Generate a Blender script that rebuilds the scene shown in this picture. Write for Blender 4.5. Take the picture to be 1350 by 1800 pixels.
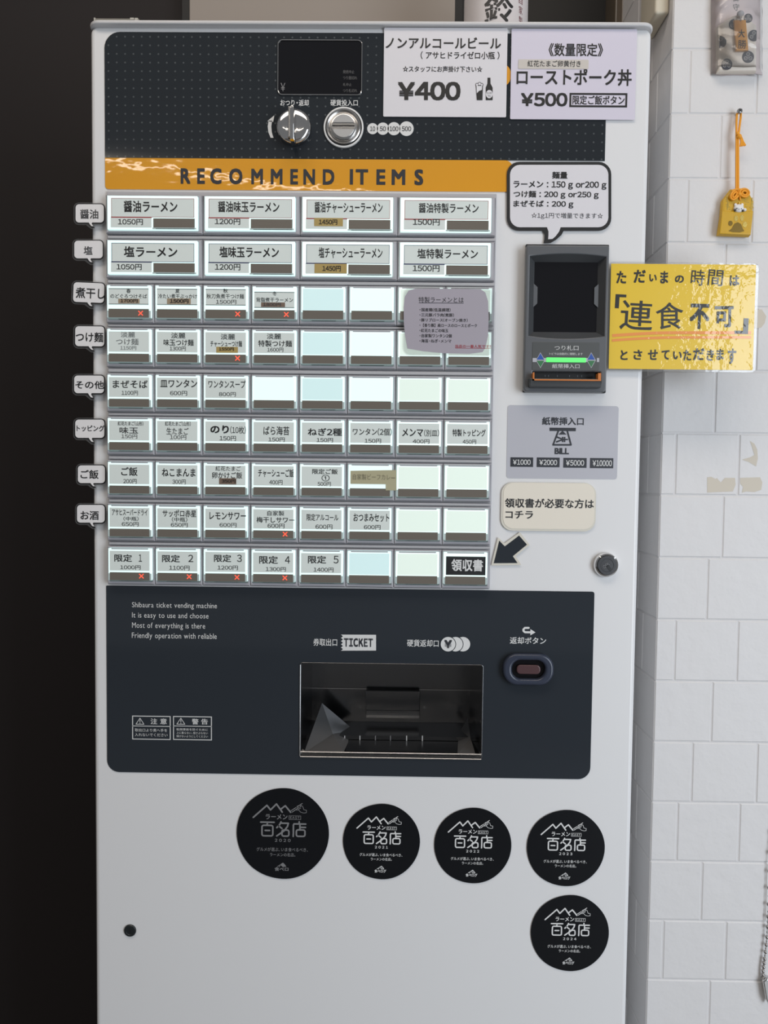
import bpy, math, random
from mathutils import Vector, Matrix

for o in list(bpy.data.objects):
    bpy.data.objects.remove(o)
SC = bpy.context.scene
COL = SC.collection
RNG = random.Random(7)

# ------------------------------------------------------------------ camera
F_PX, W_PX, H_PX = 1290.0, 1350, 1800
DIST = 0.861
CAM = Vector((0.0, -DIST, 1.13))
PITCH, YAW, ROLL = math.radians(2.448), math.radians(-0.629), math.radians(-0.635)
ca, sa, cb, sb = math.cos(PITCH), math.sin(PITCH), math.cos(YAW), math.sin(YAW)
FWD = Vector((sb * ca, cb * ca, -sa))
RIGHT0 = Vector((cb, -sb, 0.0))
DOWN0 = FWD.cross(RIGHT0)
RIGHT = RIGHT0 * math.cos(ROLL) + DOWN0 * math.sin(ROLL)
DOWN = -RIGHT0 * math.sin(ROLL) + DOWN0 * math.cos(ROLL)
cam_data = bpy.data.cameras.new('camera')
cam = bpy.data.objects.new('camera', cam_data)
COL.objects.link(cam)
UP = -DOWN
BK = -FWD
cam.matrix_world = Matrix(((RIGHT.x, UP.x, BK.x, CAM.x), (RIGHT.y, UP.y, BK.y, CAM.y),
                           (RIGHT.z, UP.z, BK.z, CAM.z), (0, 0, 0, 1)))
cam_data.sensor_fit = 'VERTICAL'
cam_data.sensor_height = 36.0
cam_data.lens = 36.0 * F_PX / H_PX
cam_data.clip_start = 0.02
SC.camera = cam

# ------------------------------------------------------------------ world, lights, exposure
SC.view_settings.view_transform = 'Standard'
SC.view_settings.look = 'None'
SC.view_settings.gamma = 1.0
SC.view_settings.use_curve_mapping = False
SC.view_settings.exposure = 0.0
world = bpy.data.worlds.new('room_light')
SC.world = world
world.use_nodes = True
bg = world.node_tree.nodes['Background']
bg.inputs['Color'].default_value = (0.95, 0.97, 1.0, 1)
bg.inputs['Strength'].default_value = 0.19


def area(name, loc, target, sx, sy, power, color):
    d = bpy.data.lights.new(name, 'AREA')
    d.shape = 'RECTANGLE'
    d.size, d.size_y = sx, sy
    d.energy = power
    d.color = color
    o = bpy.data.objects.new(name, d)
    COL.objects.link(o)
    o.location = loc
    o.rotation_euler = (Vector(target) - Vector(loc)).to_track_quat('-Z', 'Y').to_euler()
    return o


# daylight through the shop window behind and to the right of the camera
area('window_daylight', (1.68, -1.75, 0.88), (0.95, 0.0, 0.60), 1.05, 2.05, 42, (0.83, 0.91, 1.0))
# thin fluorescent strip on the ceiling behind the camera
area('ceiling_strip_lamp', (-0.45, -2.5, 2.445), (-0.35, -2.2, 0.0), 1.75, 0.03, 3.2, (1.0, 0.90, 0.76))
# ceiling panel lamp above the customer
area('ceiling_panel_lamp', (-0.25, -1.0, 2.75), (-0.25, -0.45, 0.4), 2.0, 0.55, 17, (1.0, 0.89, 0.78))

# ------------------------------------------------------------------ pixel helpers (a pixel of the photo to a point on a plane y = const)


def P(px, py, y=0.0):
    v = RIGHT * ((px - W_PX / 2) / F_PX) + DOWN * ((py - H_PX / 2) / F_PX) + FWD
    t = (y - CAM.y) / v.y
    p = CAM + v * t
    return (p.x, p.z)


def R(px0, py0, px1, py1, y=0.0):
    a, b, c, d = P(px0, py0, y), P(px1, py0, y), P(px1, py1, y), P(px0, py1, y)
    return ((a[0] + d[0]) / 2, (c[1] + d[1]) / 2, (b[0] + c[0]) / 2, (a[1] + b[1]) / 2)   # x0, z0, x1, z1


def PX(n, y=0.0):
    return n * (y - CAM.y) / F_PX


def lin1(c):
    c = c / 255.0
    return c / 12.92 if c <= 0.04045 else ((c + 0.055) / 1.055) ** 2.4


def S(r, g, b):
    return (lin1(r), lin1(g), lin1(b))


# ------------------------------------------------------------------ materials


def mat(name, color, rough=0.5, metal=0.0, coat=0.0, emit=None, emit_s=0.0, bump=None, spec=0.5, trans=0.0, alpha=1.0,
        coat_bump=None, coat_rough=0.05):
    m = bpy.data.materials.new(name)
    m.use_nodes = True
    nt = m.node_tree
    b = nt.nodes['Principled BSDF']
    b.inputs['Base Color'].default_value = (*color, 1)
    b.inputs['Roughness'].default_value = rough
    b.inputs['Metallic'].default_value = metal
    b.inputs['Coat Weight'].default_value = coat
    b.inputs['Coat Roughness'].default_value = coat_rough
    b.inputs['Specular IOR Level'].default_value = spec
    b.inputs['Transmission Weight'].default_value = trans
    b.inputs['Alpha'].default_value = alpha
    if emit:
        b.inputs['Emission Color'].default_value = (*emit, 1)
        b.inputs['Emission Strength'].default_value = emit_s
    for spec_, sock in ((bump, 'Normal'), (coat_bump, 'Coat Normal')):
        if spec_:
            scale, strength, dist, stretch = spec_
            tc = nt.nodes.new('ShaderNodeTexCoord')
            mp = nt.nodes.new('ShaderNodeMapping')
            mp.inputs['Scale'].default_value = stretch
            nz = nt.nodes.new('ShaderNodeTexNoise')
            nz.inputs['Scale'].default_value = scale
            nz.inputs['Detail'].default_value = 3.0
            bp = nt.nodes.new('ShaderNodeBump')
            bp.inputs['Strength'].default_value = strength
            bp.inputs['Distance'].default_value = dist
            nt.links.new(tc.outputs['Object'], mp.inputs['Vector'])
            nt.links.new(mp.outputs['Vector'], nz.inputs['Vector'])
            nt.links.new(nz.outputs['Fac'], bp.inputs['Height'])
            nt.links.new(bp.outputs['Normal'], b.inputs[sock])
    return m


def film_mat(name, strength=0.6, scale=60, tint=(1, 1, 1), base_a=0.06, ior=1.5):
    m = bpy.data.materials.new(name)
    m.use_nodes = True
    nt = m.node_tree
    out = nt.nodes['Material Output']
    b = nt.nodes['Principled BSDF']
    b.inputs['Base Color'].default_value = (0.75, 0.76, 0.76, 1)
    b.inputs['Roughness'].default_value = 0.08
    b.inputs['Alpha'].default_value = 1
    tr = nt.nodes.new('ShaderNodeBsdfTransparent')
    tr.inputs['Color'].default_value = (*tint, 1)
    gl = nt.nodes.new('ShaderNodeBsdfGlossy')
    gl.inputs['Roughness'].default_value = 0.06
    fr = nt.nodes.new('ShaderNodeFresnel')
    fr.inputs['IOR'].default_value = ior
    mx = nt.nodes.new('ShaderNodeMixShader')
    mx2 = nt.nodes.new('ShaderNodeMixShader')
    mx2.inputs['Fac'].default_value = base_a
    nz = nt.nodes.new('ShaderNodeTexNoise')
    nz.inputs['Scale'].default_value = scale
    nz.inputs['Detail'].default_value = 2
    tc = nt.nodes.new('ShaderNodeTexCoord')
    bp = nt.nodes.new('ShaderNodeBump')
    bp.inputs['Strength'].default_value = strength
    bp.inputs['Distance'].default_value = 0.0006
    nt.links.new(tc.outputs['Object'], nz.inputs['Vector'])
    nt.links.new(nz.outputs['Fac'], bp.inputs['Height'])
    nt.links.new(bp.outputs['Normal'], gl.inputs['Normal'])
    nt.links.new(fr.outputs['Fac'], mx.inputs['Fac'])
    nt.links.new(tr.outputs['BSDF'], mx2.inputs[1])
    nt.links.new(b.outputs['BSDF'], mx2.inputs[2])
    nt.links.new(mx2.outputs['Shader'], mx.inputs[1])
    nt.links.new(gl.outputs['BSDF'], mx.inputs[2])
    nt.links.new(mx.outputs['Shader'], out.inputs['Surface'])
    return m


M = {}
M['white_paint'] = mat('white_paint', (0.78, 0.775, 0.775), 0.28, bump=(700, 0.05, 0.0004, (1, 1, 1)), spec=0.45)
M['lid_paint'] = mat('lid_paint', (0.62, 0.61, 0.61), 0.3)
M['panel_grey'] = mat('panel_grey', S(46, 51, 57), 0.07, spec=0.4)
M['amber'] = mat('amber', S(222, 152, 0), 0.4, coat=0.8, coat_rough=0.03,
                 coat_bump=(22, 0.5, 0.0006, (0.8, 1.0, 1.2)))
M['ink'] = mat('ink', (0.012, 0.012, 0.013), 0.45)
M['ink_soft'] = mat('ink_soft', (0.06, 0.06, 0.062), 0.5)
M['ink_grey'] = mat('ink_grey', (0.16, 0.17, 0.17), 0.5)
M['print_white'] = mat('print_white', (0.72, 0.72, 0.71), 0.45)
M['print_grey'] = mat('print_grey', (0.22, 0.22, 0.225), 0.45)
M['print_dim'] = mat('print_dim', (0.12, 0.12, 0.122), 0.45)
M['chrome'] = mat('chrome', (0.72, 0.71, 0.70), 0.07, 1.0)
M['coin_grey'] = mat('coin_grey', (0.52, 0.51, 0.50), 0.22, 0.25)
M['tray_grey'] = mat('tray_grey', (0.17, 0.17, 0.172), 0.32, 0.35)
M['steel'] = mat('steel', (0.55, 0.54, 0.53), 0.24, 1.0, bump=(120, 0.08, 0.0004, (1, 1, 12)))
M['dark_steel'] = mat('dark_steel', (0.19, 0.192, 0.198), 0.2, 1.0, bump=(60, 0.10, 0.001, (1, 1, 1)))
M['black_gloss'] = mat('black_gloss', (0.006, 0.006, 0.008), 0.08)
M['black_matt'] = mat('black_matt', (0.008, 0.008, 0.009), 0.55)
M['button_plastic'] = mat('button_plastic', (0.40, 0.39, 0.42), 0.38)
M['bed_plastic'] = mat('bed_plastic', (0.46, 0.45, 0.465), 0.4)
M['rim_light'] = mat('rim_light', (0.6, 0.7, 0.7), 0.2, emit=(0.74, 1.0, 0.96), emit_s=0.72)
M['rim_light_soft'] = mat('rim_light_soft', (0.6, 0.7, 0.7), 0.2, emit=(0.80, 1.0, 0.93), emit_s=0.72)
M['edge_acrylic'] = mat('edge_acrylic', (0.42, 0.47, 0.47), 0.12, emit=(0.7, 1.0, 0.95), emit_s=0.10)
M['card'] = mat('card', (0.55, 0.58, 0.56), 0.55, emit=(0.86, 1.0, 0.95), emit_s=0.16, bump=(90, 0.3, 0.0006, (1, 1, 1)))
M['card_cool'] = mat('card_cool', (0.5, 0.6, 0.6), 0.4, emit=(0.68, 1.0, 1.0), emit_s=0.42)
M['card_bright'] = mat('card_bright', (0.6, 0.68, 0.66), 0.4, emit=(0.82, 1.0, 0.99), emit_s=0.55)
M['card_warm'] = mat('card_warm', (0.56, 0.64, 0.58), 0.4, emit=(0.86, 1.0, 0.90), emit_s=0.44)
M['bar_brown'] = mat('bar_brown', (0.165, 0.145, 0.122), 0.25, bump=(40, 0.12, 0.0006, (1, 1, 6)))
M['teal_reflection'] = mat('teal_reflection', (0.035, 0.055, 0.05), 0.1)  # dark teal reflection in the clear cover edge, painted as a colour
M['kraft'] = mat('kraft', S(176, 152, 92), 0.6, bump=(300, 0.1, 0.0003, (1, 1, 1)))
M['kraft_dim'] = mat('kraft_dim', S(160, 142, 118), 0.6)
M['kraft_dark'] = mat('kraft_dark', S(120, 100, 86), 0.6)
M['masking'] = mat('masking', S(178, 172, 140), 0.6, bump=(200, 0.12, 0.0003, (1, 1, 1)))
M['led_red'] = mat('led_red', (0.3, 0.02, 0.02), 0.4, emit=(1.0, 0.10, 0.05), emit_s=1.5)
M['led_green'] = mat('led_green', (0.1, 0.5, 0.12), 0.3, emit=(0.10, 1.0, 0.16), emit_s=0.95)
M['red_line'] = mat('red_line', S(160, 60, 62), 0.5)
M['blue_line'] = mat('blue_line', S(40, 48, 90), 0.5)
M['paper'] = mat('paper', (0.74, 0.72, 0.75), 0.42, coat=0.25, coat_rough=0.18, bump=(25, 0.08, 0.002, (1, 1, 1)))
M['paper_lilac'] = mat('paper_lilac', (0.68, 0.64, 0.74), 0.42, coat=0.25, coat_rough=0.18, bump=(25, 0.08, 0.002, (1, 1, 1)))
M['paper_tag'] = mat('paper_tag', (0.82, 0.80, 0.80), 0.45, coat=0.5, coat_rough=0.05, coat_bump=(40, 0.5, 0.002, (1, 1, 1)))
M['paper_list'] = mat('paper_list', (0.40, 0.37, 0.42), 0.4, coat=0.5, coat_rough=0.08, coat_bump=(30, 0.4, 0.003, (1, 1, 0.4)))
M['film_edge'] = mat('film_edge', (0.62, 0.66, 0.62), 0.25, alpha=0.55)
M['paper_cream'] = mat('paper_cream', S(232, 224, 209), 0.6)
M['cream_edge'] = mat('cream_edge', S(216, 211, 198), 0.5)
M['slip'] = mat('slip', S(205, 198, 190), 0.4)
M['sign_yellow'] = mat('sign_yellow', S(234, 196, 44), 0.4, coat=1.0, coat_rough=0.03, coat_bump=(60, 0.5, 0.0017, (1, 1, 1)))
M['marker'] = mat('marker', (0.02, 0.02, 0.018), 0.35, coat=1.0, coat_rough=0.03, coat_bump=(60, 0.5, 0.0017, (1, 1, 1)))
M['marker_orange'] = mat('marker_orange', S(240, 150, 70), 0.4, coat=1.0, coat_rough=0.03, coat_bump=(60, 0.5, 0.0017, (1, 1, 1)))
M['film'] = film_mat('film', 0.5, 60)
M['film_bag'] = film_mat('film_bag', 0.9, 60, base_a=0.10, ior=1.45)
M['sticker_black'] = mat('sticker_black', (0.006, 0.007, 0.009), 0.25, spec=0.3, bump=(14, 0.08, 0.004, (1, 1, 1)))
M['bezel_grey'] = mat('bezel_grey', S(96, 98, 101), 0.33)
M['bezel_dark'] = mat('bezel_dark', S(66, 68, 70), 0.33)
M['bezel_label'] = mat('bezel_label', S(84, 86, 86), 0.35)
M['orange'] = mat('orange', S(205, 120, 52), 0.4)
M['tri_blue'] = mat('tri_blue', S(52, 88, 168), 0.4)
M['tri_green'] = mat('tri_green', S(60, 120, 78), 0.4)
M['decal_grey'] = mat('decal_grey', (0.50, 0.50, 0.545), 0.3)
M['decal_dark'] = mat('decal_dark', S(46, 48, 54), 0.4)
M['ring_navy'] = mat('ring_navy', S(50, 56, 72), 0.28)
M['lens_brown'] = mat('lens_brown', S(82, 58, 60), 0.25)
M['wall_paint'] = mat('wall_paint', (0.70, 0.682, 0.675), 0.55, bump=(55, 0.30, 0.003, (1, 1, 1)))
M['wall_joint'] = mat('wall_joint', (0.66, 0.64, 0.635), 0.6, bump=(70, 0.4, 0.003, (1, 1, 1)))
M['wall_bare'] = mat('wall_bare', S(206, 197, 182), 0.7)
M['wall_dark'] = mat('wall_dark', S(41, 37, 37), 0.6, spec=0.2)
M['floor'] = mat('floor', (0.22, 0.21, 0.2), 0.4, bump=(20, 0.2, 0.003, (1, 1, 1)))
M['board_grey'] = mat('board_grey', S(150, 140, 131), 0.5)
M['frame_black'] = mat('frame_black', (0.004, 0.004, 0.004), 0.6)
M['trim_olive'] = mat('trim_olive', S(92, 80, 66), 0.3)
M['trim_beige'] = mat('trim_beige', S(168, 150, 120), 0.25)
M['duct_beige'] = mat('duct_beige', S(205, 196, 176), 0.4)
M['bottle_label'] = mat('bottle_label', (0.66, 0.62, 0.62), 0.55, bump=(40, 0.15, 0.002, (1, 1, 1)))
M['print_maroon'] = mat('print_maroon', S(110, 40, 48), 0.5)
M['clear_case'] = mat('clear_case', S(150, 146, 136), 0.12, alpha=0.8, spec=0.8)
M['clear_edge'] = mat('clear_edge', S(190, 186, 176), 0.1, spec=0.8)
M['omamori_gold'] = mat('omamori_gold', S(204, 160, 30), 0.42, bump=(260, 0.35, 0.0005, (1, 1, 1)))
M['gold_thread'] = mat('gold_thread', (0.83, 0.60, 0.16), 0.22, 0.9)
M['gold_dark'] = mat('gold_dark', (0.22, 0.14, 0.03), 0.3, 0.7)
M['cord_orange'] = mat('cord_orange', S(236, 158, 36), 0.6, bump=(500, 0.5, 0.0004, (1, 1, 2)))
M['charm_white'] = mat('charm_white', (0.8, 0.78, 0.76), 0.35)
M['omamori_white'] = mat('omamori_white', S(222, 212, 200), 0.5, bump=(220, 0.3, 0.0005, (1, 1, 1)))
M['card_backing'] = mat('card_backing', S(222, 208, 206), 0.5)
M['crest'] = mat('crest', S(70, 70, 76), 0.45)
M['crest_pale'] = mat('crest_pale', S(170, 166, 164), 0.45)
M['wood_tag'] = mat('wood_tag', S(214, 152, 66), 0.35, coat=0.4, bump=(60, 0.15, 0.0005, (6, 1, 1)))
M['knot_white'] = mat('knot_white', (0.6, 0.58, 0.58), 0.6)
M['bead_metal'] = mat('bead_metal', (0.36, 0.34, 0.33), 0.25, 0.9)
M['plug_black'] = mat('plug_black', (0.012, 0.016, 0.018), 0.4)

# dotted dark panel: small paler dots printed on a square grid
pm = mat('panel_dotted', S(45, 49, 54), 0.07, spec=0.4)
M['panel_dotted'] = pm

# ------------------------------------------------------------------ mesh builder
_glyphs = {}
_layouts = {}


def glyph(ch):
    """outline mesh of one character, x and y in em"""
    if ch in _glyphs:
        return _glyphs[ch]
    c = bpy.data.curves.new('t', 'FONT')
    c.body = ch
    c.resolution_u = 3
    c.fill_mode = 'FRONT'
    o = bpy.data.objects.new('t', c)
    COL.objects.link(o)
    dg = bpy.context.evaluated_depsgraph_get()
    dg.update()
    me = o.evaluated_get(dg).to_mesh()
    vs = [(v.co.x, v.co.y) for v in me.vertices]
    fs = [tuple(p.vertices) for p in me.polygons]
    o.evaluated_get(dg).to_mesh_clear()
    bpy.data.objects.remove(o)
    bpy.data.curves.remove(c)
    xs = [v[0] for v in vs] or [0, 0.3]
    _glyphs[ch] = (vs, fs, min(xs), max(xs))
    return _glyphs[ch]


def text_mesh(body, spacing=1.0, wide=True):
    """set a line of text; letters and digits use the even-stroked wide forms unless wide is off"""
    key = (body, spacing, wide)
    if key in _layouts:
        return _layouts[key]
    x, vs, fs = 0.0, [], []
    for ch in body:
        if ch == ' ':
            x += 0.32 * spacing
            continue
        latin = 33 <= ord(ch) < 127 or ch == '¥' or 0xFF01 <= ord(ch) <= 0xFF5E
        if wide and 33 <= ord(ch) < 127:
            ch = chr(ord(ch) + 0xFEE0)
        elif ch == '¥':
            ch = '\uffe5'
        gv, gf, a0, a1 = glyph(ch)
        if ch in '：・':
            adv = 1.0 if ch == '：' else 0.6
            dx = (adv - (a1 - a0)) / 2 - a0
        elif ch.isdigit() and latin:
            adv = 0.60
            dx = (adv - (a1 - a0)) / 2 - a0
        elif latin:
            adv = (a1 - a0) + 0.09
            dx = 0.045 - a0
        elif ch in '、。':
            adv, dx = 0.62, 0.0
        else:
            adv, dx = 1.0, 0.0
        b0 = len(vs)
        vs += [(u + x + dx, v) for u, v in gv]
        fs += [tuple(k + b0 for k in f) for f in gf]
        x += adv * spacing
    xs = [v[0] for v in vs]
    ys = [v[1] for v in vs]
    _layouts[key] = (vs, fs, min(xs), min(ys), max(xs), max(ys))
    return _layouts[key]


def curve_plate(loops, half, bevel, res):
    c = bpy.data.curves.new('t', 'CURVE')
    c.dimensions = '2D'
    c.fill_mode = 'BOTH'
    c.extrude = max(half - bevel, 0.0)
    c.bevel_depth = bevel
    c.bevel_resolution = res
    c.offset = -bevel
    for lp in loops:
        s = c.splines.new('POLY')
        s.points.add(len(lp) - 1)
        for p, q in zip(s.points, lp):
            p.co = (q[0], q[1], 0, 1)
        s.use_cyclic_u = True
    o = bpy.data.objects.new('t', c)
    COL.objects.link(o)
    dg = bpy.context.evaluated_depsgraph_get()
    dg.update()
    me = o.evaluated_get(dg).to_mesh()
    vs = [tuple(v.co) for v in me.vertices]
    fs = [tuple(p.vertices) for p in me.polygons]
    o.evaluated_get(dg).to_mesh_clear()
    bpy.data.objects.remove(o)
    bpy.data.curves.remove(c)
    return vs, fs


def rrect(x0, z0, x1, z1, r, n=6):
    """rounded rectangle, r = one radius or (bl, br, tr, tl)"""
    if not isinstance(r, (tuple, list)):
        r = (r,) * 4
    pts = []
    for (cx, cz, a0, rr) in ((x0, z0, 180, r[0]), (x1, z0, 270, r[1]), (x1, z1, 0, r[2]), (x0, z1, 90, r[3])):
        if rr <= 0:
            pts.append((cx, cz))
            continue
        ox = cx + rr if cx == x0 else cx - rr
        oz = cz + rr if cz == z0 else cz - rr
        for k in range(n + 1):
            a = math.radians(a0 + 90 * k / n)
            pts.append((ox + rr * math.cos(a), oz + rr * math.sin(a)))
    return pts


def circle(cx, cz, r, n=40, rz=None):
    rz = rz or r
    return [(cx + r * math.cos(2 * math.pi * k / n), cz + rz * math.sin(2 * math.pi * k / n)) for k in range(n)]


WLOC = {}


class MB:
    def __init__(self):
        self.v, self.f, self.m, self.mats = [], [], [], []

    def mi(self, m):
        if m not in self.mats:
            self.mats.append(m)
        return self.mats.index(m)

    def add(self, vs, fs, m):
        b = len(self.v)
        k = self.mi(m)
        self.v += [tuple(p) for p in vs]
        for f in fs:
            self.f.append(tuple(i + b for i in f))
            self.m.append(k)
        return self

    def box(self, x0, x1, y0, y1, z0, z1, m):
        vs = [(x, y, z) for x in (x0, x1) for y in (y0, y1) for z in (z0, z1)]
        fs = [(0, 1, 3, 2), (4, 6, 7, 5), (0, 4, 5, 1), (2, 3, 7, 6), (0, 2, 6, 4), (1, 5, 7, 3)]
        return self.add(vs, fs, m)

    def plate(self, loops, yf, yb, m, bevel=0.0, res=3):
        """2-D loops (x, z) extruded from y = yf (front) to yb (back); later loops are holes"""
        if not isinstance(loops[0][0], (tuple, list)):
            loops = [loops]
        half, mid = (yb - yf) / 2, (yb + yf) / 2
        vs, fs = curve_plate(loops, half, bevel, res)
        return self.add([(v[0], mid - v[2], v[1]) for v in vs], fs, m)

    def poly(self, pts, y, m, th=0.0):
        n = len(pts)
        area2 = sum(pts[i][0] * pts[(i + 1) % n][1] - pts[(i + 1) % n][0] * pts[i][1] for i in range(n))
        if area2 < 0:
            pts = pts[::-1]
        vs = [(p[0], y, p[1]) for p in pts]
        fs = [tuple(range(n))]
        if th:
            vs += [(p[0], y + th, p[1]) for p in pts]
            fs += [tuple(range(2 * n - 1, n - 1, -1))]
            fs += [(i, i + n, (i + 1) % n + n, (i + 1) % n) for i in range(n)]
        return self.add(vs, fs, m)

    def rect(self, r, y, m, th=0.0):
        x0, z0, x1, z1 = r
        return self.poly([(x0, z0), (x1, z0), (x1, z1), (x0, z1)], y, m, th)

    def frame(self, r, w, y, m):
        x0, z0, x1, z1 = r
        for q in ((x0, z0, x1, z0 + w), (x0, z1 - w, x1, z1), (x0, z0 + w, x0 + w, z1 - w), (x1 - w, z0 + w, x1, z1 - w)):
            self.rect(q, y, m)
        return self

    def stroke(self, pts, w, y, m, closed=False):
        pts = list(pts)
        if closed:
            pts.append(pts[0])
        h = w / 2
        k = 0
        for a, b in zip(pts[:-1], pts[1:]):
            dx, dz = b[0] - a[0], b[1] - a[1]
            L = math.hypot(dx, dz)
            if L < 1e-9:
                continue
            nx, nz = -dz / L * h, dx / L * h
            self.poly([(a[0] + nx, a[1] + nz), (a[0] - nx, a[1] - nz), (b[0] - nx, b[1] - nz), (b[0] + nx, b[1] + nz)], y - 6e-6 * k, m)
            k += 1
        for a in pts[:-1] if closed else pts:
            self.poly(circle(a[0], a[1], h, 8), y - 6e-6 * k, m)
            k += 1
        return self

    def disc(self, cx, cz, r, y, m, n=40, th=0.0):
        return self.poly(circle(cx, cz, r, n), y, m, th)

    def ring(self, cx, cz, r0, r1, y, m, n=48):
        vs = [(cx + r * math.cos(2 * math.pi * k / n), y, cz + r * math.sin(2 * math.pi * k / n)) for r in (r0, r1) for k in range(n)]
        return self.add(vs, [(k, (k + 1) % n, n + (k + 1) % n, n + k) for k in range(n)], m)

    def lathe_y(self, cx, cz, prof, m, n=48):
        """prof = [(radius, y)] about an axis along y"""
        vs = [(cx + r * math.cos(2 * math.pi * k / n), y, cz + r * math.sin(2 * math.pi * k / n)) for r, y in prof for k in range(n)]
        fs = [(i * n + k, i * n + (k + 1) % n, (i + 1) * n + (k + 1) % n, (i + 1) * n + k) for i in range(len(prof) - 1) for k in range(n)]
        fs.append(tuple(range(n)))
        fs.append(tuple(range((len(prof) - 1) * n, len(prof) * n))[::-1])
        return self.add(vs, fs, m)

    def lathe_z(self, cx, cy, prof, m, n=56):
        vs = [(cx + r * math.cos(2 * math.pi * k / n), cy + r * math.sin(2 * math.pi * k / n), z) for r, z in prof for k in range(n)]
        fs = [(i * n + k, i * n + (k + 1) % n, (i + 1) * n + (k + 1) % n, (i + 1) * n + k) for i in range(len(prof) - 1) for k in range(n)]
        fs.append(tuple(range(n))[::-1])
        fs.append(tuple(range((len(prof) - 1) * n, len(prof) * n)))
        return self.add(vs, fs, m)

    def tube(self, pts, r, m, n=10):
        pts = [Vector(p) for p in pts]
        vs, fs = [], []
        for i, p in enumerate(pts):
            d = (pts[min(i + 1, len(pts) - 1)] - pts[max(i - 1, 0)]).normalized()
            a = d.cross(Vector((0, 1, 0)))
            if a.length < 1e-4:
                a = d.cross(Vector((1, 0, 0)))
            a.normalize()
            b = d.cross(a).normalized()
            rr = r[i] if isinstance(r, (list, tuple)) else r
            for k in range(n):
                t = 2 * math.pi * k / n
                vs.append(p + a * (rr * math.cos(t)) + b * (rr * math.sin(t)))
        for i in range(len(pts) - 1):
            for k in range(n):
                fs.append((i * n + k, i * n + (k + 1) % n, (i + 1) * n + (k + 1) % n, (i + 1) * n + k))
        fs.append(tuple(range(n))[::-1])
        fs.append(tuple(range((len(pts) - 1) * n, len(pts) * n)))
        return self.add(vs, fs, m)

    def ball(self, c, rx, ry, rz, m, nu=16, nv=10):
        vs = [(c[0], c[1], c[2] + rz)]
        for i in range(1, nv):
            t = math.pi * i / nv
            for k in range(nu):
                p = 2 * math.pi * k / nu
                vs.append((c[0] + rx * math.sin(t) * math.cos(p), c[1] + ry * math.sin(t) * math.sin(p), c[2] + rz * math.cos(t)))
        vs.append((c[0], c[1], c[2] - rz))
        fs = [(0, 1 + k, 1 + (k + 1) % nu) for k in range(nu)]
        for i in range(nv - 2):
            for k in range(nu):
                a = 1 + i * nu
                fs.append((a + k, a + nu + k, a + nu + (k + 1) % nu, a + (k + 1) % nu))
        a = 1 + (nv - 2) * nu
        fs += [(a + k, len(vs) - 1, a + (k + 1) % nu) for k in range(nu)]
        return self.add(vs, fs, m)

    def text(self, body, r, y, m, bold=0.0, spacing=1.0, rot=0.0, fmap=None, wide=True):
        """fit the inked outline of the text into the rectangle r = x0, z0, x1, z1"""
        vs, fs, a0, b0, a1, b1 = text_mesh(body, spacing, wide)
        x0, z0, x1, z1 = r
        bold *= 1.15
        sx = (x1 - x0) / max(a1 - a0 + 2 * bold, 1e-6)
        sz = (z1 - z0) / max(b1 - b0 + 2 * bold, 1e-6)
        cx, cz = (x0 + x1) / 2, (z0 + z1) / 2
        co, si = math.cos(rot), math.sin(rot)
        shifts = [(0, 0)] if bold <= 0 else [(-bold, -bold), (bold, -bold), (-bold, bold), (bold, bold)]
        for k, (ou, ov) in enumerate(shifts):
            out = []
            for u, v in vs:
                dx, dz = x0 + (u + ou + bold - a0) * sx - cx, z0 + (v + ov + bold - b0) * sz - cz
                x, z = cx + dx * co - dz * si, cz + dx * si + dz * co
                yy = y - 2e-5 * k
                out.append(fmap(x, yy, z) if fmap else (x, yy, z))
            self.add(out, fs, m)
        return self

    def build(self, name, parent=None, smooth=True, label=None, loc=None):
        me = bpy.data.meshes.new(name)
        if loc is None:
            xs, ys, zs = zip(*self.v)
            loc = ((min(xs) + max(xs)) / 2, (min(ys) + max(ys)) / 2, (min(zs) + max(zs)) / 2)
        loc = Vector(loc)
        me.from_pydata([(v[0] - loc.x, v[1] - loc.y, v[2] - loc.z) for v in self.v], [], self.f)
        for m in self.mats:
            me.materials.append(m)
        me.polygons.foreach_set('material_index', self.m)
        me.validate(clean_customdata=False)
        if smooth:
            me.shade_smooth()
            me.set_sharp_from_angle(angle=math.radians(38))
        me.update()
        o = bpy.data.objects.new(name, me)
        COL.objects.link(o)
        WLOC[o.name] = loc
        if parent:
            o.parent = parent
            o.location = loc - WLOC[parent.name]
        else:
            o.location = loc
        if label:
            o['label'] = label
        return o


def thing(name, loc, label, cat, group=None):
    o = bpy.data.objects.new(name, None)
    o.empty_display_size = 0.05
    COL.objects.link(o)
    o.location = loc
    WLOC[o.name] = Vector(loc)
    return tag(o, label, cat, group)


def tag(o, label, cat, group=None):
    o['label'] = label
    o['category'] = cat
    if group:
        o['group'] = group
    return o


def struct(mb, name, **k):
    o = mb.build(name, **k)
    o['kind'] = 'structure'
    return o


# ================================================================== THE SETTING
WALL_Y = 0.055          # front face of the white block pillar on the right
BACK_Y = 0.335
xc = P(1165, 700, WALL_Y)[0]     # its corner
b = MB()
b.box(-2.2, 2.4, -4.0, BACK_Y + 0.1, -0.05, 0.0, M['floor'])
struct(b, 'floor')
b = MB()
b.box(-2.2, xc + 0.02, BACK_Y, BACK_Y + 0.1, 0.0, 2.7, M['wall_dark'])
struct(b, 'wall_back')

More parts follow.
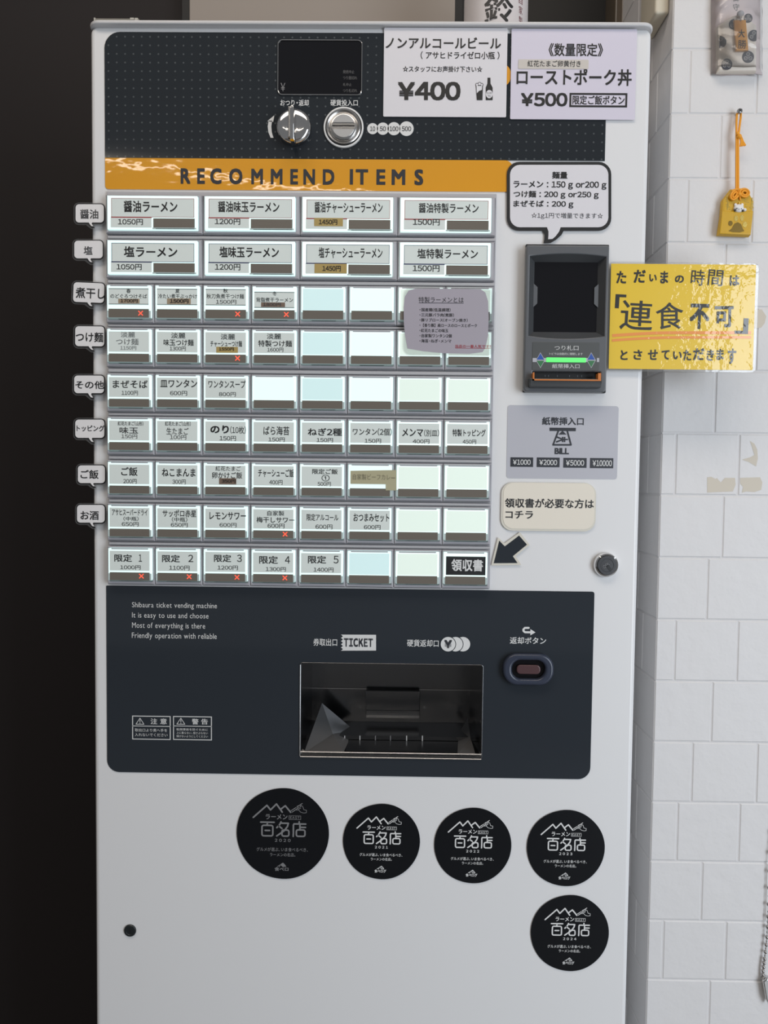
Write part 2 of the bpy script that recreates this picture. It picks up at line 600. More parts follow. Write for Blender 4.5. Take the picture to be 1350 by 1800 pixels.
# right wall: painted blocks with sunken joints on the front and on the return towards the back
row_px = [-28, 87, 200.6, 314.3, 427.2, 540, 652, 762, 871, 981, 1090, 1198, 1305, 1411, 1515, 1619, 1723, 1828]
joint_px = [[1270], [1212, 1330], [1266], [1208, 1322], [1274], [1215, 1330], [1257], [1187, 1298], [1270], [1243], [1186, 1296],
            [1251], [1216, 1330], [1190, 1299], [1233, 1345], [1165, 1275], [1246]]
zs = [P(1250, p, WALL_Y)[1] for p in row_px]
pitch = (zs[2] - zs[-3]) / (len(zs) - 5)
rows = []
for i in range(len(joint_px)):
    rows.append((zs[i + 1], zs[i], [P(j, (row_px[i] + row_px[i + 1]) / 2, WALL_Y)[0] for j in joint_px[i]]))
BW = PX(111, WALL_Y)
z = zs[0]
k = 0
while z < 2.7:
    rows.append((z, min(z + pitch, 2.7), [xc + BW * (0.35 + 0.5 * (k % 2))]))
    z += pitch
    k += 1
z = zs[-1]
while z > 0.001:
    rows.append((max(z - pitch, 0), z, [xc + BW * (0.35 + 0.5 * (k % 2))]))
    z -= pitch
    k += 1
w = MB()
XR = 2.3
GAP, DEP, BEV = 0.0014, 0.0009, 0.0016
w.box(xc + DEP, XR, WALL_Y + DEP, BACK_Y + 0.1, 0.0, 2.7, M['wall_joint'])


def block(mb, a0, a1, z0, z1, fmap, m):
    g = GAP
    o = [(a0 + g * .4, z0 + g * .4), (a1 - g * .4, z0 + g * .4), (a1 - g * .4, z1 - g * .4), (a0 + g * .4, z1 - g * .4)]
    i = [(a0 + g * .4 + BEV, z0 + g * .4 + BEV), (a1 - g * .4 - BEV, z0 + g * .4 + BEV), (a1 - g * .4 - BEV, z1 - g * .4 - BEV), (a0 + g * .4 + BEV, z1 - g * .4 - BEV)]
    vs = [fmap(a, DEP + 0.0002, zz) for a, zz in o] + [fmap(a, 0.0, zz) for a, zz in i]
    fs = [(4, 5, 6, 7)] + [(q, (q + 1) % 4, (q + 1) % 4 + 4, q + 4) for q in range(4)]
    mb.add(vs, fs, m)


fm_front = lambda a, d, zz: (a, WALL_Y + d, zz)
fm_side = lambda a, d, zz: (xc + d, a, zz)
for (z0, z1, js) in rows:
    js = sorted(js)
    xs_ = list(js)
    while xs_[0] - BW > xc + 0.012:
        xs_.insert(0, xs_[0] - BW)
    while xs_[-1] + BW < XR - 0.02:
        xs_.append(xs_[-1] + BW)
    xs_ = [xc] + [q for q in xs_ if q > xc + 0.01] + [XR]
    for a0, a1 in zip(xs_[:-1], xs_[1:]):
        block(w, a0 - (0.0007 if a0 == xc else 0), a1, z0, z1, fm_front, M['wall_paint'])
    off = xs_[1] - xc
    ys_ = [WALL_Y, WALL_Y + 0.035 + (off * 0.6 % 0.05)]
    while ys_[-1] + BW < BACK_Y:
        ys_.append(ys_[-1] + BW)
    ys_.append(BACK_Y)
    for a0, a1 in zip(ys_[:-1], ys_[1:]):
        block(w, a0 - (0.0007 if a0 == WALL_Y else 0), a1, z0, z1, fm_side, M['wall_paint'])
# places where tape pulled the paint off
chips = [
    [(1243, 839), (1250, 838), (1258, 842), (1260, 840), (1267, 848), (1274, 840), (1292, 840), (1293, 852), (1288, 864), (1262, 865), (1243, 866)],
    [(1301, 840), (1336, 839), (1340, 848), (1338, 861), (1326, 865), (1312, 864), (1304, 866), (1306, 856), (1301, 850)],
    [(1318, 775), (1326, 780), (1331, 790), (1332, 806), (1329, 820), (1316, 812), (1304, 808), (1318, 804), (1326, 800), (1322, 786)],
    [(1300, 547), (1339, 544), (1347, 556), (1344, 568), (1338, 576), (1310, 580)],
]
for c in chips:
    w.poly([P(*q, WALL_Y) for q in c], WALL_Y - 0.0002, M['wall_bare'])
struct(w, 'wall_right', smooth=False)

# slim door-frame trims where the return wall meets the dark wall, and the cable trunking on the return wall
b = MB()
xa, xb = P(1081, 20, 0.26)[0], P(1112, 20, 0.26)[0]
b.plate(rrect(xa, 1.2, xb, 2.5, 0.002), 0.26, 0.325, M['trim_olive'], 0.003, 2)
b.tube([(P(1097, 30, 0.255)[0], 0.262, 1.3), (P(1097, 30, 0.255)[0], 0.262, 2.4)], 0.0035, M['trim_olive'])
struct(b, 'trim_1')
b = MB()
xa, xb = P(1112, 20, 0.24)[0], P(1131, 20, 0.24)[0]
b.plate(rrect(xa, 1.2, xb, 2.5, 0.002), 0.24, 0.325, M['trim_beige'], 0.004, 3)
struct(b, 'trim_2')
b = MB()
YD = WALL_Y + 0.012
xa, zb = P(1151, 24, YD)
xb = xc - 0.0005
b.plate(rrect(xa, zb, xb, 2.3, 0.004), YD, YD + 0.055, M['duct_beige'], 0.003, 3)
struct(b, 'trim_3')

# ================================================================== TICKET VENDING MACHINE
BODY = R(161.5, 46, 1118, 1300, 0.0)
BX0, BX1 = (P(160, 300)[0] + P(165.3, 1400)[0]) / 2, (P(1139, 435)[0] + P(1105, 1550)[0]) / 2
BTOP = P(650, 47.0)[1]
MW = thing('ticket_vending_machine', ((BX0 + BX1) / 2, 0.15, 0.0),
           'tall white meal ticket machine with rows of lit buttons, dark panels and an amber band', 'ticket machine')
bay = R(528.5, 1167, 847, 1330)
acc_hole = None
b = MB()
b.plate([rrect(BX0, 0.05, BX1, BTOP, (0.002, 0.002, 0.008, 0.008)), rrect(bay[0], bay[1], bay[2], bay[3], 0.003)], 0.0, 0.022, M['white_paint'], 0.0055, 4)
# sides, back, top and bottom behind the door
e = 0.003
x0, x1, y0, y1, z0, z1 = BX0 + e, BX1 - e, 0.0225, 0.30, 0.03, BTOP - 0.002
vs = [(x, y, z) for x in (x0, x1) for y in (y0, y1) for z in (z0, z1)]
b.add(vs, [(0, 1, 3, 2), (4, 6, 7, 5), (2, 3, 7, 6), (0, 2, 6, 4), (1, 5, 7, 3)], M['white_paint'])
for fx in (x0 + 0.05, x1 - 0.05):
    for fy in (0.06, 0.26):
        b.lathe_z(fx, fy, [(0.02, 0.0), (0.02, 0.03)], M['black_matt'], 16)
b.build('cabinet', MW)

# lid overhanging front and sides
LX0, LX1 = P(151.5, 45, -0.0065)[0], P(1153.5, 45, -0.0065)[0]
lz0 = P(650, 43.0, -0.0065)[1]
b = MB()
outer = rrect(LX0, -0.305, LX1, 0.0065, (0.004, 0.004, 0.014, 0.014), 8)
vs, fs = curve_plate([outer], 0.0021, 0.0012, 3)
b.add([(v[0], -v[1], lz0 + 0.0021 + v[2]) for v in vs], [f[::-1] for f in fs], M['lid_paint'])
b.build('lid', MW)
LID_TOP = lz0 + 0.0042

# ---- upper dotted panel with the amber band
up = R(184.5, 58.5, 1065.5, 279)
z_am1 = (P(185, 277.5)[1] + P(890, 282.3)[1]) / 2
z_am0 = (P(187, 333.5)[1] + P(890, 337)[1]) / 2
upx0, upx1, upz1 = up[0], up[2], up[3]
b = MB()
b.plate(rrect(upx0, z_am1, upx1, upz1, (0, 0, 0.003, PX(27)), 8), -0.0008, 0.0, M['panel_dotted'])
# an orange disc of the panel print that peeks out between the two notices
b.disc(*P(877, 133), PX(21), -0.00095, M['amber'], 32)
up_o = b.build('upper_panel', MW)
nt = pm.node_tree
bs = nt.nodes['Principled BSDF']
tc = nt.nodes.new('ShaderNodeTexCoord')
ax, az = P(205.5, 65.2)
px0 = WLOC[up_o.name]
DP = PX(14.4)
mp = nt.nodes.new('ShaderNodeVectorMath'); mp.operation = 'SUBTRACT'
mp.inputs[1].default_value = (ax - px0.x - DP / 2, 0, az - px0.z - DP / 2)
sc_ = nt.nodes.new('ShaderNodeVectorMath'); sc_.operation = 'SCALE'
sc_.inputs['Scale'].default_value = 1 / DP
fr_ = nt.nodes.new('ShaderNodeVectorMath'); fr_.operation = 'FRACTION'
sb_ = nt.nodes.new('ShaderNodeVectorMath'); sb_.operation = 'SUBTRACT'
sb_.inputs[1].default_value = (0.5, 0, 0.5)
ml_ = nt.nodes.new('ShaderNodeVectorMath'); ml_.operation = 'MULTIPLY'
ml_.inputs[1].default_value = (1, 0, 1)
ln_ = nt.nodes.new('ShaderNodeVectorMath'); ln_.operation = 'LENGTH'
lt_ = nt.nodes.new('ShaderNodeMath'); lt_.operation = 'LESS_THAN'
lt_.inputs[1].default_value = 0.105
mixc = nt.nodes.new('ShaderNodeMix'); mixc.data_type = 'RGBA'
mixc.inputs[6].default_value = (*S(42, 46, 50), 1)
mixc.inputs[7].default_value = (*S(82, 86, 88), 1)
for a, c in ((tc.outputs['Object'], mp.inputs[0]), (mp.outputs[0], sc_.inputs[0]), (sc_.outputs[0], fr_.inputs[0]), (fr_.outputs[0], sb_.inputs[0]),
             (sb_.outputs[0], ml_.inputs[0]), (ml_.outputs[0], ln_.inputs[0]), (ln_.outputs['Value'], lt_.inputs[0]), (lt_.outputs[0], mixc.inputs[0]),
             (mixc.outputs[2], bs.inputs['Base Color'])):
    nt.links.new(a, c)

b = MB()
ax1 = P(900, 310)[0]
b.plate(rrect(upx0, z_am0, ax1, z_am1 - 0.0002, (0.004, 0.002, 0.008, 0.0)), -0.0009, 0.0, M['amber'])
am = b.build('amber_band', MW, label='glossy amber band with dark capital letters')
b = MB()
b.text('RECOMMEND', R(318, 297, 588, 325), -0.0011, M['decal_dark'], 0.03, 1.62, wide=False)
b.text('ITEMS', R(615, 298, 744, 326), -0.0011, M['decal_dark'], 0.03, 1.62, wide=False)
b.build('lettering', am, False)

L = -0.0011     # print on the panels
b = MB()
b.text('おつり・返却', R(493, 176, 543, 187), L, M['print_white'], 0.01)
b.text('硬貨投入口', R(581, 176, 629, 187), L, M['print_white'], 0.01)
# curved turn arrow
arc = [(478.5, 243), (475, 233), (474, 223), (475.5, 213)]
for (p0, p1, w0, w1) in ((arc[0], arc[1], 5, 6), (arc[1], arc[2], 6, 6.3), (arc[2], arc[3], 6.3, 6)):
    b.poly([P(p0[0] - w0 / 2, p0[1]), P(p0[0] + w0 / 2, p0[1]), P(p1[0] + w1 / 2, p1[1]), P(p1[0] - w1 / 2, p1[1])], L, M['print_white'])
b.poly([P(470, 214), P(482.5, 203.5), P(480.5, 215)], L, M['print_white'])
for (cx, r, t) in ((655, 9.3, '10'), (673, 10.3, '50'), (692.5, 11, '100'), (714.5, 12.3, '500')):
    c = P(cx, 227)
    b.disc(*c, PX(r + 1.6), L + 0.0001, M['panel_grey'], 36)
    b.disc(*c, PX(r), L, M['print_white'], 36)
    hw = {'10': 4.6, '50': 5.4, '100': 7.8, '500': 8.2}[t]
    b.text(t, R(cx - hw, 223, cx + hw, 231.5), L - 0.0001, M['decal_dark'], 0.015)
b.build('printed_marks', up_o, False)

# ---- amount display
dr = R(488.3, 71.5, 637, 169)
b = MB()
b.plate([rrect(*dr, PX(8)), rrect(dr[0] + PX(1.6), dr[1] + PX(1.6), dr[2] - PX(1.6), dr[3] - PX(1.6), PX(7))], -0.0025, -0.0005, M['chrome'], 0.0004, 1)
disp = b.build('display', MW, label='dark amount display in a thin silver frame')
b = MB()
b.plate(rrect(dr[0] + PX(1.6), dr[1] + PX(1.6), dr[2] - PX(1.6), dr[3] - PX(1.6), PX(7)), -0.0012, -0.0005, M['black_gloss'])
b.build('screen', disp)
b = MB()
b.text('¥', R(493.5, 147, 501.8, 161.5), -0.0014, M['print_grey'])
for t, q in (('発売中止', (603, 124.5, 623, 130.5)), ('つり銭切れ', (603, 135, 628, 141)), ('札中止', (603, 147, 618, 152.5)), ('つり札切れ', (603, 157.5, 628, 163.5))):
    b.text(t, R(*q), -0.0014, M['print_dim'])
b.build('lettering', disp, False)

# ---- change-return knob
kc = P(516.5, 222, -0.008)
r = PX(29.5)
b = MB()
b.lathe_y(*kc, [(r, -0.0008), (r, -0.006), (r * .985, -0.0085), (r * .93, -0.0105), (r * .8, -0.0118), (r * .5, -0.0125), (0.0002, -0.0127)], M['chrome'])
knob = b.build('change_knob', MW, label='round chrome turning knob with a vertical grip')
b = MB()
kx = P(514.5, 222, -0.02)[0]
zt, zb_ = P(515, 184.5, -0.026)[1], P(515, 246, -0.024)[1]
b.plate([(kx - PX(3.2), zb_), (kx + PX(3.2), zb_), (kx + PX(3.4), zt - 0.004), (kx + PX(1.6), zt), (kx - PX(1.6), zt), (kx - PX(3.4), zt - 0.004)], -0.027, -0.0105, M['chrome'], 0.0008, 2)
b.plate(rrect(kx - PX(8.5), kc[1] - r * .86, kx - PX(3.2), kc[1] + r * .88, 0.0005), -0.0185, -0.0108, M['steel'], 0.0008, 2)
b.build('grip', knob)
b = MB()
b.plate(rrect(kx - PX(2.6), kc[1] - r * 1.0, kx + PX(3.4), kc[1] - r * .72, 0.0004), -0.0135, -0.008, M['black_matt'])
b.build('pointer_notch', knob)

# ---- coin slot
cc = P(604, 224, -0.002)
k1 = PX(1)
b = MB()
b.lathe_y(*cc, [(34.3 * k1, -0.0008), (34.3 * k1, -0.0028), (33.2 * k1, -0.0032), (31.6 * k1, -0.0032), (31.2 * k1, -0.0012)], M['print_white'])
b.lathe_y(*cc, [(29.6 * k1, -0.001), (29.6 * k1, -0.004), (28 * k1, -0.0046), (26.5 * k1, -0.0042), (23, -0.0) if False else (23.5 * k1, -0.0022), (22.5 * k1, -0.0022), (22 * k1, -0.004), (20.5 * k1, -0.0045), (0.0002, -0.0045)], M['steel'])
b.ring(*cc, 29.7 * k1, 31.3 * k1, -0.0015, M['black_matt'])
coin = b.build('coin_slot', MW, label='round steel coin entry in a white ring')
b = MB()
for s in (1, -1):
    pts = []
    for k in range(17):
        a = math.radians(18 + 144 * k / 16) * s
        pts.append((cc[0] + 19 * k1 * math.cos(a), cc[1] + 19 * k1 * math.sin(a)))
    b.poly(pts, -0.0062, M['coin_grey'], 0.0018)
b.build('guide_plate', coin)
b = MB()
b.plate(rrect(cc[0] - 20 * k1, cc[1] - 6 * k1, cc[0] + 20 * k1, cc[1] + 6 * k1, 0.0006), -0.0052, -0.0044, M['steel'], 0.0003, 1)
b.rect((cc[0] - 19 * k1, cc[1] - 0.4 * k1, cc[0] + 19 * k1, cc[1] + 1.8 * k1), -0.00535, M['black_matt'])
b.build('slit', coin)

# ---- button field -------------------------------------------------------------------------------
ROW = {1: (341, 409.7, 873), 2: (419.6, 488, 872), 3: (498.3, 566.8, 871), 4: (575, 644.6, 868.7), 5: (655.5, 723.4, 866), 6: (731.8, 799.3, 864),
       7: (809, 875.5, 861.5), 8: (884.9, 951, 860), 9: (960.5, 1028, 859.4)}
LEFT_PX, SLOPE = 187.3, 0.0098
HY = -0.009        # front of the button housings
bed = R(186, 338, 871, 1030.5, -0.003)
FX0 = sum(P(LEFT_PX, 700, HY)[:1]) 
FX1 = sum(P(ROW[q][2], (ROW[q][0] + ROW[q][1]) / 2 + 3, HY)[0] for q in ROW) / 9
b = MB()
b.plate(rrect(FX0 - 0.001, bed[1], FX1 + 0.0015, bed[3], 0.001), -0.003, 0.0, M['bed_plastic'], 0.0006, 1)
for q in range(1, 9):        # raised ledges between the rows
    za = P(520, ROW[q][1] + SLOPE * 333 + 2.5, HY)[1]
    zb_ = P(520, ROW[q + 1][0] + SLOPE * 333 - 2.0, HY)[1]
    b.plate(rrect(FX0 + 0.001, zb_, FX1 + 0.0005, za, 0.0006), -0.0075, -0.0028, M['bed_plastic'], 0.0008, 2)
b.build('button_bed', MW, label='pale grey bed between the lit buttons')


def ZA(z):      # the four close views the button print was read from
    return {'A': (120, 335), 'A2': (500, 335), 'B': (120, 640), 'B2': (500, 640)}[z]


BTN = {}
for rr in range(1, 10):
    top, bot, right = ROW[rr]
    n = 4 if rr < 3 else 8
    zt, zb_ = P(520, top + SLOPE * 333, HY)[1], P(520, bot + SLOPE * 333, HY)[1]
    for c in range(n):
        xa = FX0 + (FX1 - FX0) * c / n
        xb = FX0 + (FX1 - FX0) * (c + 1) / n
        pw = (right - LEFT_PX) / n
        BTN[rr, c + 1] = dict(x0=xa, x1=xb, z0=zb_, z1=zt, px0=LEFT_PX + pw * c, pw=pw, pt=top, ph=bot - top)

TXT = {
 (1, 1): ('A', [('醤油ラーメン', 325, 60, 628, 128, .012), ('1050円', 292, 163, 433, 198, .006)]),
 (1, 2): ('A', [('醤油味玉ラーメン', 858, 65, 1203, 130, .010), ('1200円', 840, 163, 983, 198, .006)]),
 (1, 3): ('A2', [('醤油チャーシューラーメン', 180, 70, 562, 135, .008), ('#1450円', 205, 170, 308, 200, .012)]),
 (1, 4): ('A2', [('醤油特製ラーメン', 765, 78, 1100, 137, .006), ('1500円', 733, 167, 883, 205, .006)]),
 (2, 1): ('A', [('塩ラーメン', 325, 317, 627, 380, .012), ('1050円', 283, 417, 425, 452, .006)]),
 (2, 2): ('A', [('塩味玉ラーメン', 865, 320, 1200, 385, .012), ('1200円', 840, 418, 983, 455, .006)]),
 (2, 3): ('A2', [('塩チャーシューラーメン', 203, 325, 562, 390, .008), ('#1450円', 225, 430, 328, 462, .012)]),
 (2, 4): ('A2', [('塩特製ラーメン', 758, 335, 1097, 393, .008), ('1500円', 733, 427, 883, 465, .006)]),
 (3, 1): ('A', [('春', 338, 558, 362, 582, .0), ('のどぐろつけそば', 247, 586, 455, 612, .0), ('#1700円', 305, 615, 402, 637, .012)]),
 (3, 2): ('A', [('夏', 615, 558, 640, 582, .0), ('冷たい煮干ぶっかけ', 518, 586, 738, 614, .0), ('#1500円', 585, 616, 690, 640, .02)]),
 (3, 3): ('A', [('秋', 886, 557, 912, 582, .0), ('秋刀魚煮干つけ麺', 792, 586, 1003, 615, .0), ('1500円', 845, 620, 960, 645, .0)]),
 (3, 4): ('A', [('冬', 1165, 573, 1188, 598, .0), ('背脂煮干ラーメン', 1072, 607, 1280, 635, .0), ('#1800円', 1112, 638, 1212, 658, .01)]),
 (4, 1): ('A', [('淡麗', 305, 800, 385, 832, .0), ('つけ麺', 278, 837, 405, 875, .0), ('1150円', 302, 880, 392, 903, .0)]),
 (4, 2): ('A', [('淡麗', 590, 805, 670, 838, .0), ('味玉つけ麺', 547, 842, 717, 880, .005), ('1300円', 582, 883, 672, 908, .0)]),
 (4, 3): ('A', [('淡麗', 870, 812, 950, 845, .0), ('チャーシューつけ麺', 812, 850, 990, 886, .005), ('#1550円', 860, 889, 945, 908, .015)]),
 (4, 4): ('A', [('淡麗', 1130, 810, 1210, 843, .0), ('特製つけ麺', 1082, 848, 1272, 886, .005), ('1600円', 1133, 890, 1223, 915, .0)]),
 (5, 1): ('B', [('まぜそば', 258, 92, 455, 138, .005), ('1100円', 308, 152, 400, 178, .0)]),
 (5, 2): ('B', [('皿ワンタン', 527, 88, 735, 135, .005), ('600円', 582, 153, 678, 180, .0)]),
 (5, 3): ('B', [('ワンタンスープ', 798, 93, 1008, 138, .003), ('800円', 858, 160, 953, 185, .0)]),
 (6, 1): ('B', [('紅花たまご(山形)', 285, 325, 430, 350, .006), ('味玉', 295, 357, 400, 395, .008), ('150円', 305, 398, 395, 423, .0)]),
 (6, 2): ('B', [('紅花たまご(山形)', 552, 325, 697, 352, .006), ('生たまご', 560, 360, 685, 400, .004), ('100円', 580, 402, 672, 428, .0)]),
 (6, 3): ('B', [('のり', 808, 347, 912, 393, .02), ('(10枚)', 920, 352, 1008, 395, .0), ('150円', 860, 407, 952, 435, .0)]),
 (6, 4): ('B', [('ばら海苔', 1107, 352, 1252, 403, .004), ('150円', 1135, 415, 1227, 440, .0)]),
 (6, 5): ('B2', [('ねぎ2種', 135, 362, 327, 407, .01), ('150円', 185, 418, 277, 443, .0)]),
 (6, 6): ('B2', [('ワンタン(2個)', 388, 362, 607, 405, .003), ('150円', 455, 422, 547, 448, .0)]),
 (6, 7): ('B2', [('メンマ', 665, 365, 782, 410, .01), ('(別皿)', 788, 370, 872, 410, .0), ('400円', 725, 425, 818, 450, .0)]),
 (6, 8): ('B2', [('特製トッピング', 947, 368, 1132, 410, .008), ('450円', 1005, 427, 1080, 452, .0)]),
 (7, 1): ('B', [('ご飯', 303, 583, 395, 633, .008), ('200円', 315, 650, 390, 677, .0)]),
 (7, 2): ('B', [('ねこまんま', 533, 590, 722, 637, .008), ('300円', 592, 653, 667, 680, .0)]),
 (7, 3): ('B', [('紅花たまご', 835, 577, 977, 605, .0), ('卵かけご飯', 815, 610, 985, 648, .003), ('#350円', 870, 652, 948, 672, .012)]),
 (7, 4): ('B', [('チャーシューご飯', 1075, 592, 1275, 640, .006), ('400円', 1138, 655, 1212, 682, .0)]),
 (7, 5): ('B2', [('限定ご飯', 157, 592, 300, 622, .006), ('①', 210, 625, 255, 662, .0), ('500円', 188, 665, 262, 690, .0)]),
 (8, 1): ('B', [('アサヒスーパードライ', 250, 820, 450, 857, .004), ('（中瓶）', 315, 862, 400, 887, .0), ('650円', 305, 893, 400, 918, .0)]),
 (8, 2): ('B', [('サッポロ赤星', 535, 823, 725, 865, .006), ('（中瓶）', 588, 865, 675, 892, .0), ('650円', 582, 897, 677, 922, .0)]),
 (8, 3): ('B', [('レモンサワー', 800, 835, 1005, 880, .006), ('600円', 857, 897, 952, 922, .0)]),
 (8, 4): ('B', [('自家製', 1125, 828, 1220, 857, .0), ('梅干しサワー', 1065, 862, 1278, 897, .006), ('600円', 1127, 900, 1222, 927, .0)]),
 (8, 5): ('B2', [('限定アルコール', 125, 845, 303, 885, .004), ('600円', 175, 905, 270, 932, .0)]),
 (8, 6): ('B2', [('おつまみセット', 388, 842, 588, 890, .006), ('600円', 447, 907, 540, 933, .0)]),
 (9, 1): ('B', [('限定', 262, 1075, 362, 1118, .008), ('1', 400, 1076, 418, 1117, .0), ('1000円', 295, 1137, 410, 1162, .0)]),
 (9, 2): ('B', [('限定', 532, 1077, 632, 1120, .008), ('2', 680, 1077, 708, 1118, .0), ('1100円', 572, 1138, 687, 1165, .0)]),
 (9, 3): ('B', [('限定', 825, 1075, 922, 1118, .008), ('3', 955, 1076, 982, 1117, .0), ('1200円', 845, 1137, 960, 1163, .0)]),
 (9, 4): ('B', [('限定', 1080, 1082, 1185, 1127, .008), ('4', 1225, 1084, 1253, 1125, .0), ('1300円', 1117, 1145, 1230, 1170, .0)]),
 (9, 5): ('B2', [('限定', 133, 1080, 235, 1125, .008), ('5', 277, 1081, 305, 1124, .0), ('1400円', 165, 1147, 277, 1173, .0)]),
 (9, 8): ('B2', [('!領収書', 938, 1097, 1115, 1167, .015)]),
}
TAPE = {(1, 3): ('A2', 178, 160, 340, 208, 'kraft'), (2, 3): ('A2', 180, 418, 362, 473, 'kraft'), (3, 1): ('A', 292, 613, 412, 640, 'kraft_dim'),
        (3, 2): ('A', 568, 612, 702, 645, 'kraft_dim'), (3, 4): ('A', 1100, 635, 1235, 662, 'kraft_dark'), (4, 3): ('A', 845, 885, 967, 920, 'kraft'),
        (7, 3): ('B', 855, 645, 952, 680, 'kraft_dark')}
CROSS = {(3, 1), (3, 3), (3, 4), (4, 3), (8, 4), (9, 1), (9, 2), (9, 3), (9, 4)}
BLANK = {(3, 5): 'card_cool', (3, 6): 'card_bright', (3, 7): 'card_warm', (3, 8): 'card_warm', (4, 5): 'card_cool', (4, 6): 'card_bright', (4, 7): 'card_warm',
         (4, 8): 'card_warm', (5, 4): 'card_bright', (5, 5): 'card_cool', (5, 6): 'card_bright', (5, 7): 'card_warm', (5, 8): 'card_warm', (7, 6): 'card_bright',
         (7, 7): 'card_warm', (7, 8): 'card_warm', (8, 7): 'card_warm', (8, 8): 'card_warm', (9, 6): 'card_cool', (9, 7): 'card_warm'}


def to_uv(B, px, py):
    return ((px - B['px0']) / B['pw'], (py - B['pt'] - SLOPE * (px - LEFT_PX)) / B['ph'])


def uvr(B, u0, v0, u1, v1):
    X = lambda u: B['x0'] + (B['x1'] - B['x0']) * u
    Z = lambda v: B['z1'] + (B['z0'] - B['z1']) * v
    return (X(u0), Z(v1), X(u1), Z(v0))


def zoomed(B, view, a0, b0, a1, b1):
    ox, oy = ZA(view)
    s = 1 / 3.2143
    u0, v0 = to_uv(B, ox + a0 * s, oy + b0 * s)
    u1, v1 = to_uv(B, ox + a1 * s, oy + b1 * s)
    return uvr(B, u0, v0, u1, v1)


